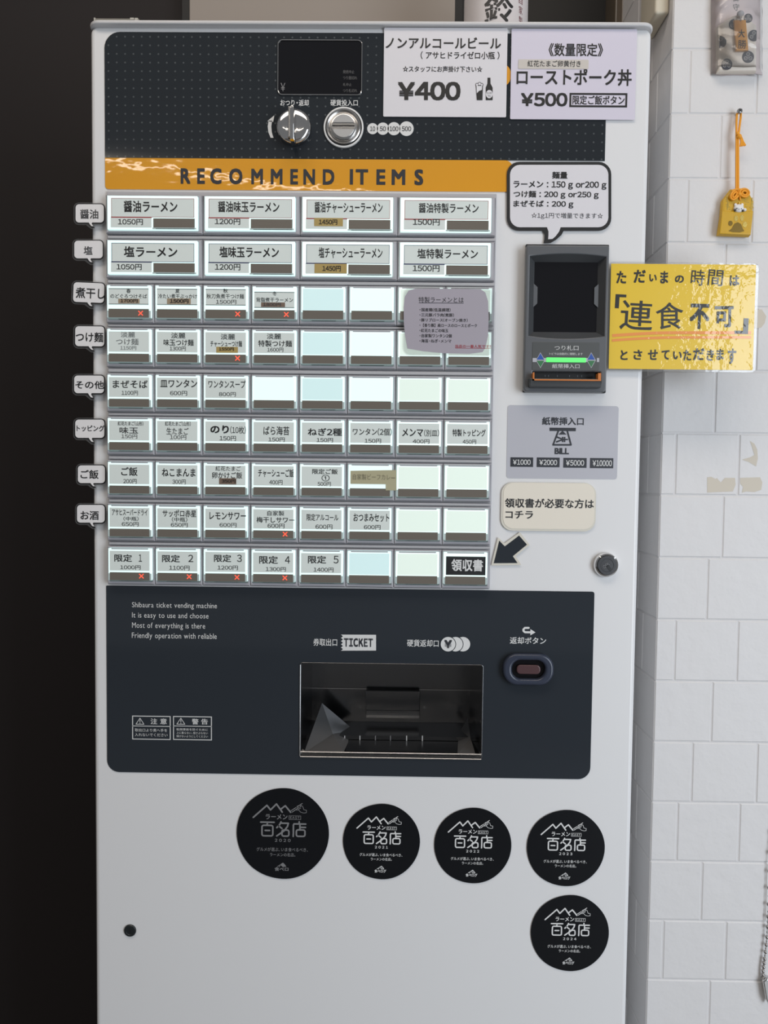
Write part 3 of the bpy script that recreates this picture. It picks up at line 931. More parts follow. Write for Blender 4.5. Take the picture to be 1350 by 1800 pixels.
CY = -0.0118     # front of the acrylic covers
for key, B in BTN.items():
    rr, c = key
    big = rr < 3
    soft = (big and c > 2) or c > 6
    rim = M['rim_light_soft'] if soft else M['rim_light']
    b = MB()
    g = 0.00025
    hole = uvr(B, .024, .04, .953, .915) if big else uvr(B, .035, .047, .945, .915)
    b.plate([rrect(B['x0'] + g, B['z0'], B['x1'] - g, B['z1'], 0.0004), rrect(*hole, 0.0004)], HY, -0.003, M['button_plastic'], 0.0009, 2)
    lab = ('wide' if big else 'small') + ' lit button' + (', blank' if key in BLANK else '') + (' with a red cross lit' if key in CROSS else '')
    bt = b.build('menu_button', MW, label=lab)
    x0, z0, x1, z1 = hole
    b = MB()
    # clear cover: bright rim, sloping lower edge
    if big:
        lip = uvr(B, 0, .86, 1, .915)[3]
        b.plate(rrect(x0 + g, z0 + g, x1 - g, z1 - g, 0.0004), CY, -0.004, rim, 0.0005, 1)
        q = uvr(B, .49, .61, .94, .90)
        b.rect((q[0], uvr(B, 0, .90, 1, .93)[3], q[2], uvr(B, 0, .862, 1, .93)[3]), CY - 0.00012, M['edge_acrylic'])
        b.rect((q[0] + 0.004, uvr(B, 0, .90, 1, .93)[3], q[2] - 0.002, uvr(B, 0, .882, 1, .93)[3]), CY - 0.00018, M['teal_reflection'])
    else:
        zs_ = uvr(B, 0, .874, 1, .9)[3]
        b.plate(rrect(x0 + g, zs_, x1 - g, z1 - g, 0.0003), CY, -0.004, rim, 0.0004, 1)
        # sloping clear foot of the cover
        zf = z0 + g
        b.add([(x0 + g, CY + .0002, zs_), (x1 - g, CY + .0002, zs_), (x1 - g, -0.0065, zf), (x0 + g, -0.0065, zf), (x0 + g, -0.004, zs_), (x1 - g, -0.004, zs_), (x1 - g, -0.004, zf), (x0 + g, -0.004, zf)],
              [(3, 2, 1, 0), (0, 1, 5, 4), (2, 3, 7, 6), (3, 0, 4, 7), (1, 2, 6, 5)], M['edge_acrylic'])
        dx = (x1 - x0)
        yb_ = -0.0088
        b.add([(x0 + dx * .22, -0.0086, zf + (zs_ - zf) * .36), (x1 - dx * .20, -0.0086, zf + (zs_ - zf) * .36), (x1 - dx * .23, -0.0074, zf + (zs_ - zf) * .12), (x0 + dx * .25, -0.0074, zf + (zs_ - zf) * .12)],
              [(3, 2, 1, 0)], M['teal_reflection'])  # painted dark reflection on the clear foot
        # side walls of the cover beside the brown strip are clear, not lit
        for (ua, ub) in ((.037, .075), (.90, .943)):
            b.rect(uvr(B, ua, .70, ub, .872), CY - 0.00008, M['edge_acrylic'])
        # grey step between the two top tabs
        b.rect(uvr(B, .105, .046, .875, .075), CY - 0.00008, M['button_plastic'])
    b.build('light_cover', bt, label='glowing clear cover')
    # printed card
    b = MB()
    ty = CY - 0.0002
    if big:
        q = uvr(B, .068, .115, .92, .60)
        b.rect(q, ty, M['card'])
        ln = M['red_line'] if rr == 1 else M['blue_line']
        b.frame(q, PX(0.8), ty - 0.00008, ln)
        b.rect(uvr(B, .062, .605, .482, .865), ty, M['card'])
        b.rect(uvr(B, .066, .588, .484, .615), ty - 0.0001, ln)
    elif key == (9, 8):
        b.rect(uvr(B, .085, .155, .905, .635), ty, M['ink'])
    elif key in BLANK:
        b.rect(uvr(B, .075, .10, .905, .65), ty, M[BLANK[key]])
    elif rr == 3:
        q = uvr(B, .075, .13, .90, .545) if c < 4 else uvr(B, .075, .19, .90, .60)
        b.rect(q, ty, M['card'])
        for zz in ((q[1], q[1] + PX(1.1)), (q[3] - PX(1.1), q[3])):
            b.rect((q[0], zz[0], q[2], zz[1]), ty - 0.00008, M['ink_soft'])
    else:
        b.rect(uvr(B, .07, .115, .905, .628), ty, M['card'])
    b.build('card', bt, False)
    # brown strip
    b = MB()
    if big:
        b.rect(uvr(B, .50, .625, .925, .862), ty - 0.0001, M['bar_brown'])
    else:
        b.rect(uvr(B, .072, .655 if rr == 3 else .672, .905, .878), ty - 0.0001, M['bar_brown'])
    b.build('indicator_strip', bt, False)
    if key in TAPE:
        v, a0, b0, a1, b1, mm = TAPE[key]
        b = MB()
        b.rect(zoomed(B, v, a0, b0, a1, b1), ty - 0.0003, M[mm], 0.0001)
        b.build('price_tape', bt, False, label='paper tape with a handwritten price')
    if key == (7, 6):
        pts = [(372, 603), (628, 598), (630, 713), (570, 713), (570, 678), (372, 676)]
        ps = []
        for a, d in pts:
            q = zoomed(B, 'B2', a, d, a + 1, d + 1)
            ps.append((q[0], q[3]))
        b = MB()
        b.poly(ps, ty - 0.0005, M['masking'], 0.0002)
        tp = b.build('masking_tape', bt, False, label='beige masking tape over the button')
        b = MB()
        b.text('自家製ビーフカレ', zoomed(B, 'B2', 385, 620, 595, 655), ty - 0.0007, mat('faded_ink', S(120, 114, 92), 0.6))
        b.text('ー', zoomed(B, 'B2', 600, 640, 622, 645), ty - 0.0007, bpy.data.materials['faded_ink'])
        b.build('lettering', bt, False)
    if key in TXT:
        v, lines = TXT[key]
        b = MB()
        for (t, a0, b0, a1, b1, bold) in lines:
            m = M['ink']
            yy = ty - 0.0002
            if t[0] == '#':
                t = t[1:]
                yy = ty - 0.0005
                m = M['ink_soft'] if key in ((3, 4), ) else M['ink']
            if t[0] == '!':
                t = t[1:]
                m = M['print_white']
            if key in ((4, 1), ):
                m = M['ink_grey']
            elif key in ((6, 1), (6, 2)):
                m = M['ink_soft'] if m == M['ink'] and yy > ty - 0.0004 else m
            b.text(t, zoomed(B, v, a0, b0, a1, b1), yy, m, bold + .005)
        b.build('lettering', bt, False)
    if key in CROSS:
        u, vv = .735, .765
        q = uvr(B, u - .04, vv - .05, u + .04, vv + .05)
        b = MB()
        b.stroke([(q[0], q[1]), (q[2], q[3])], PX(1.6), ty - 0.0003, M['led_red'])
        b.stroke([(q[0], q[3]), (q[2], q[1])], PX(1.6), ty - 0.00035, M['led_red'])
        b.build('sold_out_light', bt, False, label='red lit cross')

# ---- bill acceptor ------------------------------------------------------------------------------
AY = -0.013
ao = R(921.5, 430.5, 1067, 690.5, -0.002)
b = MB()
b.plate(rrect(*ao, 0.001), -0.0035, -0.0002, M['black_matt'])
acc = b.build('bill_acceptor', MW, label='grey note reader with a dark window and an orange slot')
bz = R(922.5, 432, 1067.5, 689, -0.011)
win = R(930.5, 446, 1064, 595, AY)
b = MB()
wx0, wz0, wx1, wz1 = win
arch_top = [(wx0 + (wx1 - wx0) * k / 12, wz1 - PX(4.5) + PX(4.5) * (1 - (2 * k / 12 - 1) ** 2)) for k in range(12, -1, -1)]
arch_bot = [(wx0 + (wx1 - wx0) * k / 12, wz0 + PX(4.5) - PX(4.5) * (1 - (2 * k / 12 - 1) ** 2)) for k in range(13)]
hole = arch_bot + arch_top
slot = R(936, 653, 1056, 671, AY)
b.plate([rrect(*bz, (0.004, 0.004, 0.002, 0.002)), hole, rrect(*slot, 0.001)], AY, -0.0034, M['bezel_grey'], 0.0014, 3)
b.build('bezel', acc)
inn = R(938.5, 461, 1049.5, 584, -0.004)
ix0, iz0, ix1, iz1 = inn
b = MB()
top_i = [(ix0 + (ix1 - ix0) * k / 12, iz1) for k in range(12, -1, -1)]
bot_i = [(ix0 + (ix1 - ix0) * k / 12, iz0) for k in range(13)]
inner = bot_i + top_i
n = len(hole)
b.add([(p[0], AY + 0.0012, p[1]) for p in hole] + [(p[0], -0.0042, p[1]) for p in inner], [(k, k + n, (k + 1) % n + n, (k + 1) % n) for k in range(n)], M['bezel_dark'])
for s, xe in ((1, ix0), (-1, ix1)):
    zc, hh = iz0 + (iz1 - iz0) * .52, (iz1 - iz0) * .17
    b.poly([(xe - s * .001, zc - hh), (xe + s * PX(5.5), zc - hh * .68), (xe + s * PX(5.5), zc + hh * .68), (xe - s * .001, zc + hh)], -0.0058, M['bezel_grey'], 0.0015)
b.build('window_surround', acc)
b = MB()
b.rect((ix0 - .001, iz0 - .001, ix1 + .001, iz1 + .001), -0.0041, M['black_gloss'], 0.0004)
b.build('window', acc, label='black reader window')
b = MB()
lr = R(935.5, 601.5, 1053.5, 651, AY)
b.plate(rrect(*lr, 0.001), AY - 0.0004, AY + 0.0005, M['bezel_label'], 0.0002, 1)
for (a0, a1) in ((936.2, 943), (956, 960), (1029.5, 1034), (1049, 1053)):
    b.rect(R(a0, 629.5, a1, 636.5, AY), AY - 0.00055, M['decal_grey'])
for cx in (949.8, 1039):
    cxx = cx
    b.poly([P(cxx, 619.5, AY), P(cxx + 8, 633.2, AY), P(cxx - 8, 633.2, AY)], AY - 0.0006, M['decal_grey'])
    b.poly([P(cxx, 621, AY), P(cxx + 6.6, 632.4, AY), P(cxx - 6.6, 632.4, AY)], AY - 0.0007, M['tri_blue'])
    b.poly([P(cxx, 647.3, AY), P(cxx + 8, 633.4, AY), P(cxx - 8, 633.4, AY)], AY - 0.0006, M['decal_grey'])
    b.poly([P(cxx, 645.8, AY), P(cxx + 6.6, 634.2, AY), P(cxx - 6.6, 634.2, AY)], AY - 0.0007, M['tri_green'])
b.text('つり札口', R(974.5, 607.4, 1016.6, 616, AY), AY - 0.0006, M['print_white'])
b.text('トビラは自動的に開閉します', R(965.6, 620, 1024, 624.5, AY), AY - 0.0006, M['print_white'])
b.text('紙幣挿入口', R(970.4, 640, 1018.5, 647.6, AY), AY - 0.0006, M['print_white'])
b.build('instruction_plate', acc, False)
b = MB()
b.plate(rrect(*R(960, 629, 1029.5, 637, AY), 0.0006), AY - 0.0012, AY - 0.0003, M['led_green'], 0.0003, 1)
b.build('status_light', acc, label='glowing green bar')
b = MB()
ty = -0.020
tr = R(930.5, 665, 1058, 681, ty)
so = R(936.5, 655.5, 1056, 669.5, ty)
b.plate(rrect(*tr, (0.002, 0.002, 0.0005, 0.0005)), ty, AY + 0.001, M['bezel_dark'], 0.0012, 2)
b.build('tray', acc)
b = MB()
t = PX(2.2)
b.box(so[0], so[2], ty - 0.002, AY + 0.002, so[1], so[1] + t, M['orange'])
b.box(so[0], so[0] + t, ty - 0.002, AY + 0.002, so[1], so[3], M['orange'])
b.box(so[2] - t * 2.2, so[2], ty - 0.001, AY + 0.002, so[1], so[3], M['orange'])
b.build('note_guide', acc, label='orange guide round the note slot')
b = MB()
b.rect((slot[0] - .001, slot[1] - .001, slot[2] + .001, slot[3] + .001), -0.0045, M['black_matt'], 0.0006)
for k in (0.2, .25, .38, .56, .68, .74):
    xx = slot[0] + (slot[2] - slot[0]) * k
    b.rect((xx, slot[1] + (slot[3] - slot[1]) * .55, xx + PX(1.6), slot[1] + (slot[3] - slot[1]) * .75), -0.0048, M['bezel_grey'])
b.build('note_slot', acc)

# ---- note decal ---------------------------------------------------------------------------------
b = MB()
L2 = -0.0006
b.plate(rrect(*R(891, 713, 1086, 841.5), PX(5)), -0.0004, 0.0, M['decal_grey'])
dec = b.build('note_decal', MW, label='pale grey printed panel about banknotes')
b = MB()
D = M['decal_dark']
b.text('紙幣挿入口', R(952.7, 733.5, 1026, 747.4), L2, D, 0.02)
b.rect(R(965.8, 752, 1012, 757.8), L2, D)
b.stroke([P(981.5, 757), P(972, 782), P(1003.5, 782), P(996.8, 757)], PX(3), L2, D)
b.poly([P(988.6, 757.2), P(981.3, 764), P(995.9, 764)], L2, D)
b.text('¥', R(982, 762, 993.5, 783, 0), L2, D, 0.02, rot=math.radians(90))
b.text('BILL', R(974.7, 787.5, 1000, 798.5), L2, D, 0.035, wide=False)
for t, q in (('¥1000', (897, 804, 937, 820.6)), ('¥2000', (943.3, 804.3, 983.5, 821.2)), ('¥5000', (990, 805, 1031, 822.2)), ('¥10000', (1036.8, 805.3, 1077.8, 823))):
    b.rect(R(*q), L2, D)
    b.text(t, R(q[0] + 4.5, q[1] + 3.8, q[2] - 4.5 if len(t) < 6 else q[2] - 2.5, q[3] - 3.6), L2 - 0.0002, M['print_white'], 0.012)
b.build('lettering', dec, False)

# ---- lock and plug
lc = P(1066.5, 993.5, -0.006)
b = MB()
b.lathe_y(*lc, [(PX(22), -0.0002), (PX(21.5), -0.004), (PX(20), -0.0062), (PX(17.8), -0.0068), (PX(17), -0.006)], M['chrome'])
lock = b.build('lock', MW, label='round chrome key lock')
b = MB()
b.lathe_y(*lc, [(PX(16.8), -0.004), (PX(16.8), -0.0072), (PX(16), -0.0078), (PX(11.5), -0.0078), (PX(11), -0.0074), (0.0002, -0.0074)], M['dark_steel'])
a = math.radians(-52)
u, v = (math.cos(a), math.sin(a)), (-math.sin(a), math.cos(a))
kq = lambda p, q: (lc[0] + PX(p) * u[0] + PX(q) * v[0], lc[1] + PX(p) * u[1] + PX(q) * v[1])
b.poly([kq(0, -2.4), kq(10, -2.4), kq(10, 2.4), kq(0, 2.4)], -0.0079, M['ink'])
b.text('OSK', (lc[0] - PX(8), lc[1] - PX(3), lc[0] + PX(4), lc[1] + PX(3)), -0.0079, M['print_grey'], rot=math.radians(38))
b.build('key_barrel', lock)
pc = P(228.5, 1636, -0.001)
b = MB()
b.lathe_y(*pc, [(PX(11), -0.0001), (PX(11), -0.0012), (PX(10), -0.002), (PX(7), -0.0022), (PX(6.5), -0.0018), (0.0002, -0.0018)], M['plug_black'], 32)
b.stroke([(pc[0], pc[1] + PX(4)), (pc[0] + PX(1), pc[1] - PX(3))], PX(1.6), -0.0024, M['ink'])
b.build('hole_plug', MW, label='small round black plug')

# ---- lower dark panel
lp = R(188, 1030.5, 1041, 1363)
lpx0, lpz0, lpx1, lpz1 = lp
lpz1 = (P(190, 1030.5)[1] + P(1040, 1038.5)[1]) / 2
lpz0 = (P(215, 1357)[1] + P(1010, 1369)[1]) / 2
b = MB()
b.plate([rrect(lpx0, lpz0, upx1 if False else lpx1, lpz1, (PX(22), PX(22), PX(4), PX(2)), 8), rrect(*bay, 0.003)], -0.0008, 0.0, M['panel_grey'])
low = b.build('lower_panel', MW, label='dark grey lower panel with a ticket opening')
b = MB()
Wt = M['print_white']
for t, q in (('Shibaura ticket vending machine', (232.7, 1059, 381.8, 1071)), ('It is easy to use and choose', (232.7, 1077, 367, 1089)),
             ('Most of everything is there', (232.7, 1094.5, 361, 1107)), ('Friendly operation with reliable', (232.4, 1112.5, 381.4, 1125))):
    b.text(t, R(*q), L, Wt, 0.0, 1.04, wide=False)
b.build('slogan_lettering', low, False)
b = MB()
b.text('券取出口', R(551, 1122, 592.8, 1135), L, Wt, 0.01)
zig = [P(661, 1115.5), P(661, 1143.2)]
for k in range(6):
    zig += [P(599.5, 1143.4 - k * 5.6), P(603, 1140.6 - k * 5.6)] if k < 5 else [P(599.5, 1115.2)]
b.poly(zig, L, Wt)
b.text('TICKET', R(604.5, 1121.5, 655.5, 1136.8), L - .0001, M['decal_dark'], 0.042, 1.12)
b.build('ticket_mark', low, False)
b = MB()
b.text('硬貨返却口', R(715.5, 1124, 771, 1136.5), L, Wt, 0.01)
for k, cx in enumerate((813.5, 800.5, 787.5)):
    b.disc(*P(cx, 1132), PX(14.2), L - .00005 * k, M['panel_grey'], 40)
    b.disc(*P(cx, 1132), PX(12.9), L - .00005 * k - .00003, Wt, 40)
b.text('¥', R(780.5, 1124.5, 794.5, 1139), L - .0003, M['decal_dark'], 0.05)
b.build('coin_mark', low, False)
b = MB()
b.text('返却ボタン', R(896, 1119.7, 959.6, 1131.8), L, Wt, 0.01)
b.stroke([P(929, 1103.4), P(922.5, 1103.4), P(919.8, 1106), P(919.8, 1108.5), P(922.5, 1111), P(934, 1111.2)], PX(3.6), L, Wt)
b.poly([P(932, 1105.5), P(941, 1111.3), P(932, 1116.5)], L, Wt)
b.build('return_mark', low, False)
for (q0, q1, q2, q3, head, hq, lines) in (
        (233, 1257.8, 300.4, 1299.6, '注意', (265.3, 1262.4, 293.7, 1272.5), (('取出口より奥へ手を', (237.6, 1280.2, 294.3, 1285.8)), ('入れないでください', (237.6, 1288.4, 295, 1294)))),
        (304.8, 1258.6, 372.8, 1300.4, '警告', (337.8, 1262.9, 365.8, 1273), (('転倒事故を防ぐために', (310.7, 1279.7, 365.8, 1284)), ('上に乗らない、揺さぶらない', (310.7, 1285.7, 365.8, 1290)), ('傾けないようにしてください', (310.7, 1291.8, 365.8, 1296))))):
    b = MB()
    b.frame(R(q0, q1, q2, q3), PX(1.5), L, M['print_white'])
    b.rect(R(q0, 1275.4, q2, 1276.6), L, M['print_white'])
    b.stroke([P(q0 + 6.5, 1272.4), P(q0 + 13.6, 1261.8), P(q0 + 20.6, 1272.6)], PX(1.0), L, M['print_white'], closed=True)
    b.stroke([P(q0 + 13.6, 1264.5), P(q0 + 13.6, 1268.8)], PX(1.1), L, M['print_white'])
    b.disc(*P(q0 + 13.6, 1270.8), PX(.7), L, M['print_white'], 8)
    b.text(head[0], R(hq[0], hq[1], hq[0] + 11.6, hq[3]), L, M['print_white'], 0.01)
    b.text(head[1], R(hq[2] - 11.6, hq[1], hq[2], hq[3]), L, M['print_white'], 0.01)
    for t, q in lines:
        b.text(t, R(*q), L, M['print_white'])
    b.build('caution_label', low, False)

# return button
rb = R(884, 1149, 973, 1204, -0.006)
b = MB()
rc = R(899.5, 1160, 958, 1193, -0.006)
b.plate([rrect(*rb, PX(25), 8), rrect(*rc, PX(15.5), 8)], -0.009, -0.0006, M['ring_navy'], 0.003, 4)
ret = b.build('return_button', MW, label='oval navy return button ring')
b = MB()
b.plate(rrect(rc[0] - .0005, rc[1] - .0005, rc[2] + .0005, rc[3] + .0005, PX(15.5), 8), -0.0022, -0.0006, M['black_gloss'])
b.build('recess', ret)
b = MB()
b.plate(rrect(*R(908, 1168.8, 950, 1185, -0.005), PX(7), 6), -0.0062, -0.002, M['lens_brown'], 0.0012, 3)
b.build('push_button', ret, label='brown oval push button')

# ---- ticket bay
bx0, bz0, bx1, bz1 = bay
BD = 0.125
b = MB()
st = M['dark_steel']
e = 0.0005
b.add([(bx0 + e, 0, bz0), (bx1 - e, 0, bz0), (bx1 - e, 0, bz1), (bx0 + e, 0, bz1), (bx0 + e, BD, bz0), (bx1 - e, BD, bz0), (bx1 - e, BD, bz1), (bx0 + e, BD, bz1)],
      [(0, 1, 5, 4), (0, 4, 7, 3), (1, 2, 6, 5), (2, 3, 7, 6), (4, 5, 6, 7)], st)
tb = b.build('ticket_bay', MW, smooth=False, label='steel ticket tray recess')
b = MB()
# tray funnel: step with slits, sloping floor, corner facets
ys = 0.055
zs0 = P(690, 1294, ys)[1]
zb0 = P(690, 1264, BD)[1]
b.add([(bx0 + e, ys, zs0), (bx1 - e, ys, zs0), (bx1 - e, BD - e, zb0 - 0.004), (bx0 + e, BD - e, zb0 - 0.004), (bx0 + e, ys, bz0 + e), (bx1 - e, ys, bz0 + e)],
      [(0, 1, 2, 3), (4, 5, 1, 0)], st)
# left facets
lz = P(551, 1255, 0.06)[1]
apexL = (P(566, 1236, 0.09)[0], 0.09, P(566, 1236, 0.09)[1])
f1 = (bx0 + 0.004, 0.002, bz0 + 0.002)
f2 = (P(604, 1318, 0.006)[0], 0.006, bz0 + 0.002)
m1 = (P(585, 1290, 0.05)[0], 0.05, P(585, 1290, 0.05)[1])
b1_ = (P(622, 1283, 0.1)[0], 0.10, P(622, 1283, 0.1)[1])
b.add([f1, f2, m1, apexL, b1_], [(0, 1, 2), (0, 2, 3), (2, 4, 3), (1, 4, 2)], M['tray_grey'])
# right facets
apexR = (P(827, 1297, 0.05)[0], 0.05, P(827, 1297, 0.05)[1])
g1 = (P(804, 1322, 0.006)[0], 0.006, bz0 + 0.002)
g2 = (P(836, 1323, 0.006)[0], 0.006, bz0 + 0.002)
t1 = (P(822, 1262, 0.1)[0], 0.1, P(822, 1262, 0.1)[1])
s1 = (P(806, 1290, 0.085)[0], 0.085, P(806, 1290, 0.085)[1])
b.add([apexR, g1, g2, t1, s1], [(0, 1, 2), (0, 3, 4), (0, 4, 1)], M['tray_grey'])
b.add([(bx1 - 0.001, 0.004, bz0 + .004), apexR, g2], [(0, 1, 2)], st)
b.build('tray_facets', tb, smooth=False)
b = MB()
for xx in (606, 632.7, 660, 686.5, 714.8, 742.5):
    p = P(xx, 1293, ys)
    q = P(xx, 1309, ys)
    b.rect((p[0] - PX(.9), q[1], p[0] + PX(.9), p[1]), ys - 0.0005, M['print_white'] if xx not in (660, 686.5) else M['print_grey'])
b.build('slits', tb, False)
b = MB()
fl = R(643, 1214, 738, 1258, BD - 0.01)
b.plate(rrect(*fl, 0.0015), BD - 0.012, BD - 0.008, M['dark_steel'], 0.0008, 2)
b.box(fl[0] + .001, fl[2] - .001, BD - 0.0165, BD - 0.010, fl[1] - 0.001, fl[1] + 0.0025, M['steel'])
b.rect((fl[0] + .001, fl[1] + 0.0075, fl[2] - .001, fl[1] + 0.0083), BD - 0.0122, M['black_matt'])
b.rect((bx0 + e, fl[3] - .0012, bx1 - e, fl[3]), BD - 0.001, M['steel'])
for xx in (633.5, 746):
    c = P(xx, 1243, BD)
    b.lathe_y(*c, [(0.0016, BD), (0.0014, BD - 0.0015)], M['chrome'], 12)
b.build('flap', tb)
b = MB()
t = PX(2.2)
b.plate([rrect(bx0 - t * .8, bz0 - t, bx1 + t * .8, bz1 + t * .6, PX(5)), rrect(bx0 + t * .3, bz0 + PX(4), bx1 - t * .3, bz1 - t * .2, PX(4))], -0.0016, 0.002, M['dark_steel'], 0.0006, 2)
b.tube([(bx0, -0.0022, bz0 + PX(7.5)), (bx1, -0.0022, bz0 + PX(7.5))], PX(1.5), M['chrome'])
b.tube([(bx0, -0.0018, bz0 - PX(1.5)), (bx1, -0.0018, bz0 - PX(1.5))], PX(1.2), M['chrome'])
b.tube([(bx0 - t * .4, -0.0016, bz0), (bx0 - t * .4, -0.0016, bz1 - PX(3))], PX(0.9), M['chrome'])
b.build('trim_frame', tb, label='thin bright metal frame')

# ================================================================== NOTICES AND STICKERS
NY = -0.0022
LN = NY - 0.00025


def notice(name, label, cat, q, m, group=None, r=2, y=NY, film=3):
    rc_ = R(*q, y)
    t = thing(name, ((rc_[0] + rc_[2]) / 2, y, rc_[1]), label, cat, group)
    b = MB()
    b.plate(rrect(*rc_, PX(r)), y, y + 0.0004, m)
    b.build('paper', t)
    return t, rc_


n1, q1 = notice('paper_notice', 'white notice offering non-alcoholic beer at ¥400, left of the two at the machine top', 'notice', (674.5, 49, 891, 205.5), M['paper'])
b = MB()
K = M['ink']
T = lambda t, q, m=K, bold=0.0, sp=1.0, y=LN, rot=0.0: b.text(t, R(*q, y), y, m, bold, sp, rot)
T('ノンアルコールビール', (678, 65.5, 880.6, 85.5), bold=.016)
T('( アサヒドライゼロ小瓶 )', (739.5, 90.5, 878, 104), bold=.012)
T('☆スタッフにお声掛け下さい☆', (708, 116, 848, 126.8), bold=.01)
T('¥400', (699, 143.5, 809.6, 176.5), bold=.03)
b.build('lettering', n1, False)
b = MB()
# beer glass and bottle pictograms
g = [(836, 149), (849, 149), (848, 176), (838, 176)]
b.poly([P(*p, LN) for p in g], LN, K)
b.poly([P(*p, LN) for p in [(837.5, 151), (847.5, 151), (847, 158), (842, 160), (838, 164)]], LN - .0001, M['paper'])
for cx, cy, r in ((838.5, 149, 3), (843, 147.5, 3.2), (847, 149, 2.8)):
    b.disc(*P(cx, cy, LN), PX(r), LN, K, 16)
    b.disc(*P(cx, cy, LN), PX(r - 1), LN - .0001, M['paper'], 16)
b.poly([P(*p, LN) for p in [(857, 136.5), (862, 136.5), (862.3, 147), (866, 154), (866, 176), (853.8, 176), (853.8, 154), (856.7, 147)]], LN, K)
b.poly(circle(*P(860, 165.5, LN), PX(5.8), 20, PX(7)), LN - .0001, M['paper'])
b.text('0.00', R(855.5, 162, 864.5, 165.3, LN), LN - .0002, K)
b.text('%', R(857.5, 167, 862.5, 170.5, LN), LN - .0002, K)
b.build('pictogram', n1, False)

n2, q2 = notice('paper_notice', 'lilac-white notice offering a roast pork bowl at ¥500, right of two notices', 'notice', (898, 51, 1118, 210), M['paper_lilac'])
b = MB()
T('《数量限定》', (964.5, 76, 1060, 99), bold=.012)
T('ローストポーク丼', (908, 121, 1110.5, 150.5), bold=.018)
T('¥500', (915.5, 163, 997.6, 187), bold=.025)
b.frame(R(1001, 163.5, 1102.6, 188.5, LN), PX(3.2), LN, K)
T('限定ご飯ボタン', (1006.5, 168, 1098, 184), bold=.012)
b.build('lettering', n2, False)
b = MB()
b.plate(rrect(*R(911, 105, 1034.5, 121.5, NY), PX(2)), NY - .0005, NY, M['slip'])
b.text('紅花たまご卵黄付き', R(927, 107, 1020.5, 118, NY), NY - .0007, K, .004)
b.build('pasted_slip', n2, label='narrow pasted paper slip')


def bubble(q, r, tail, y):
    """speech-bubble outline in pixels: box q, corner radius r, tail (x_left, x_tip, y_tip, x_right)"""
    x0, y0, x1, y1 = q
    out = []
    for (cx, cy, a0) in ((x0 + r, y0 + r, 180), (x1 - r, y0 + r, 270), (x1 - r, y1 - r, 0)):
        for k in range(7):
            a = math.radians(a0 + 90 * k / 6)
            out.append((cx + r * math.cos(a), cy + r * math.sin(a)))
    xl, xt, yt, xr_ = tail
    # tail from its right root to the tip and back to its left root (curved)
    h = yt - y1
    if xt < (xl + xr_) / 2:
        out += [(xr_, y1), (xr_ - (xr_ - xt) * .12, y1 + h * .35), (xr_ - (xr_ - xt) * .4, y1 + h * .75), (xt + (xr_ - xt) * .35, yt - .5), (xt, yt),
                (xt + (xl - xt) * .6 + h * .08, y1 + h * .7), (xl + h * .12, y1 + h * .35), (xl, y1)]
    else:
        out += [(xr_, y1), (xr_ - 1, y1 + h * .3), (xt - 1, y1 + h * .75), (xt, yt), (xl + (xt - xl) * .55, yt - h * .1), (xl + (xt - xl) * .25, y1 + h * .45), (xl, y1)]
    for k in range(7):
        a = math.radians(90 + 90 * k / 6)
        out.append((x0 + r + r * math.cos(a), y1 - r + r * math.sin(a)))
    return [P(px, py, y) for px, py in out]


y = NY
bq = (891, 284.5, 1074.5, 405.5)
bt = thing('speech_bubble_notice', (*P(980, 405, y)[:1], y, P(980, 405, y)[1]), 'white speech-bubble notice with a thick black outline listing noodle weights', 'notice')
b = MB()
b.plate(bubble(bq, 22, (955, 955.5, 427.5, 991), y), y, y + .0004, M['ink'])
b.build('outline', bt)
b = MB()
b.plate(bubble((896.5, 289.8, 1069.3, 399.5), 17.5, (961.5, 963.5, 420.5, 985.5), y), y - .00015, y + .0001, M['paper'])
b.build('paper', bt)
b = MB()
LB = y - .0004
T('麺量', (970.6, 301.7, 997.6, 314.2), bold=.02, y=LB)
T('ラーメン：150 g or200 g', (902.5, 318.5, 1066, 333), bold=.018, y=LB)
T('つけ麺：200 g or250 g', (902.5, 335.5, 1052.4, 349.5), bold=.018, y=LB)
T('まぜそば：200 g', (902.5, 352.5, 1008, 366), bold=.018, y=LB)
T('☆１g１円で増量できます☆', (934, 374, 1060, 385.5), y=LB)
b.build('lettering', bt, False)

# tags along the left edge
TG = 'speech-bubble tags along the left edge of the machine'
TAGS = [((131, 357.5, 184.5, 393.5), 401, ('醤油', (141.2, 368.3, 173, 384.8)), 'topmost, beside the first row of wide buttons', .0),
        ((128.8, 421.5, 182.3, 456.5), 464, ('塩', (147.4, 433, 162.8, 447.8)), 'one kanji, beside the second row of wide buttons', .0),
        ((127, 495.5, 185, 534), 541, ('煮干し', (133.4, 506, 184.6, 525)), 'beside the row of seasonal small buttons', -.04),
        ((130.3, 572, 185.2, 611), 618, ('つけ麵', (133.4, 584, 181.8, 601.3)), 'beside the button priced 1150円', -.01),
        ((128.6, 658.5, 184.6, 693.5), 702, ('その他', (132.5, 669.5, 183.2, 683.6)), 'beside the button priced 1100円', .0),
        ((130.4, 736, 185.3, 772), 780, ('トッピング', (135, 747.4, 183.8, 758.4)), 'small katakana, beside the fully printed row of eight', .0),
        ((135, 816.5, 186.4, 851.5), 858, ('ご飯', (141.8, 826, 173.5, 841.6)), 'beside the button priced 200円', .0),
        ((133.5, 886, 186, 921), 928.5, ('お酒', (141.8, 898.2, 173.8, 913.8)), 'lowest, beside the beer bottle buttons', .0)]
words = {'醤油': '醤油', '塩': '塩'}
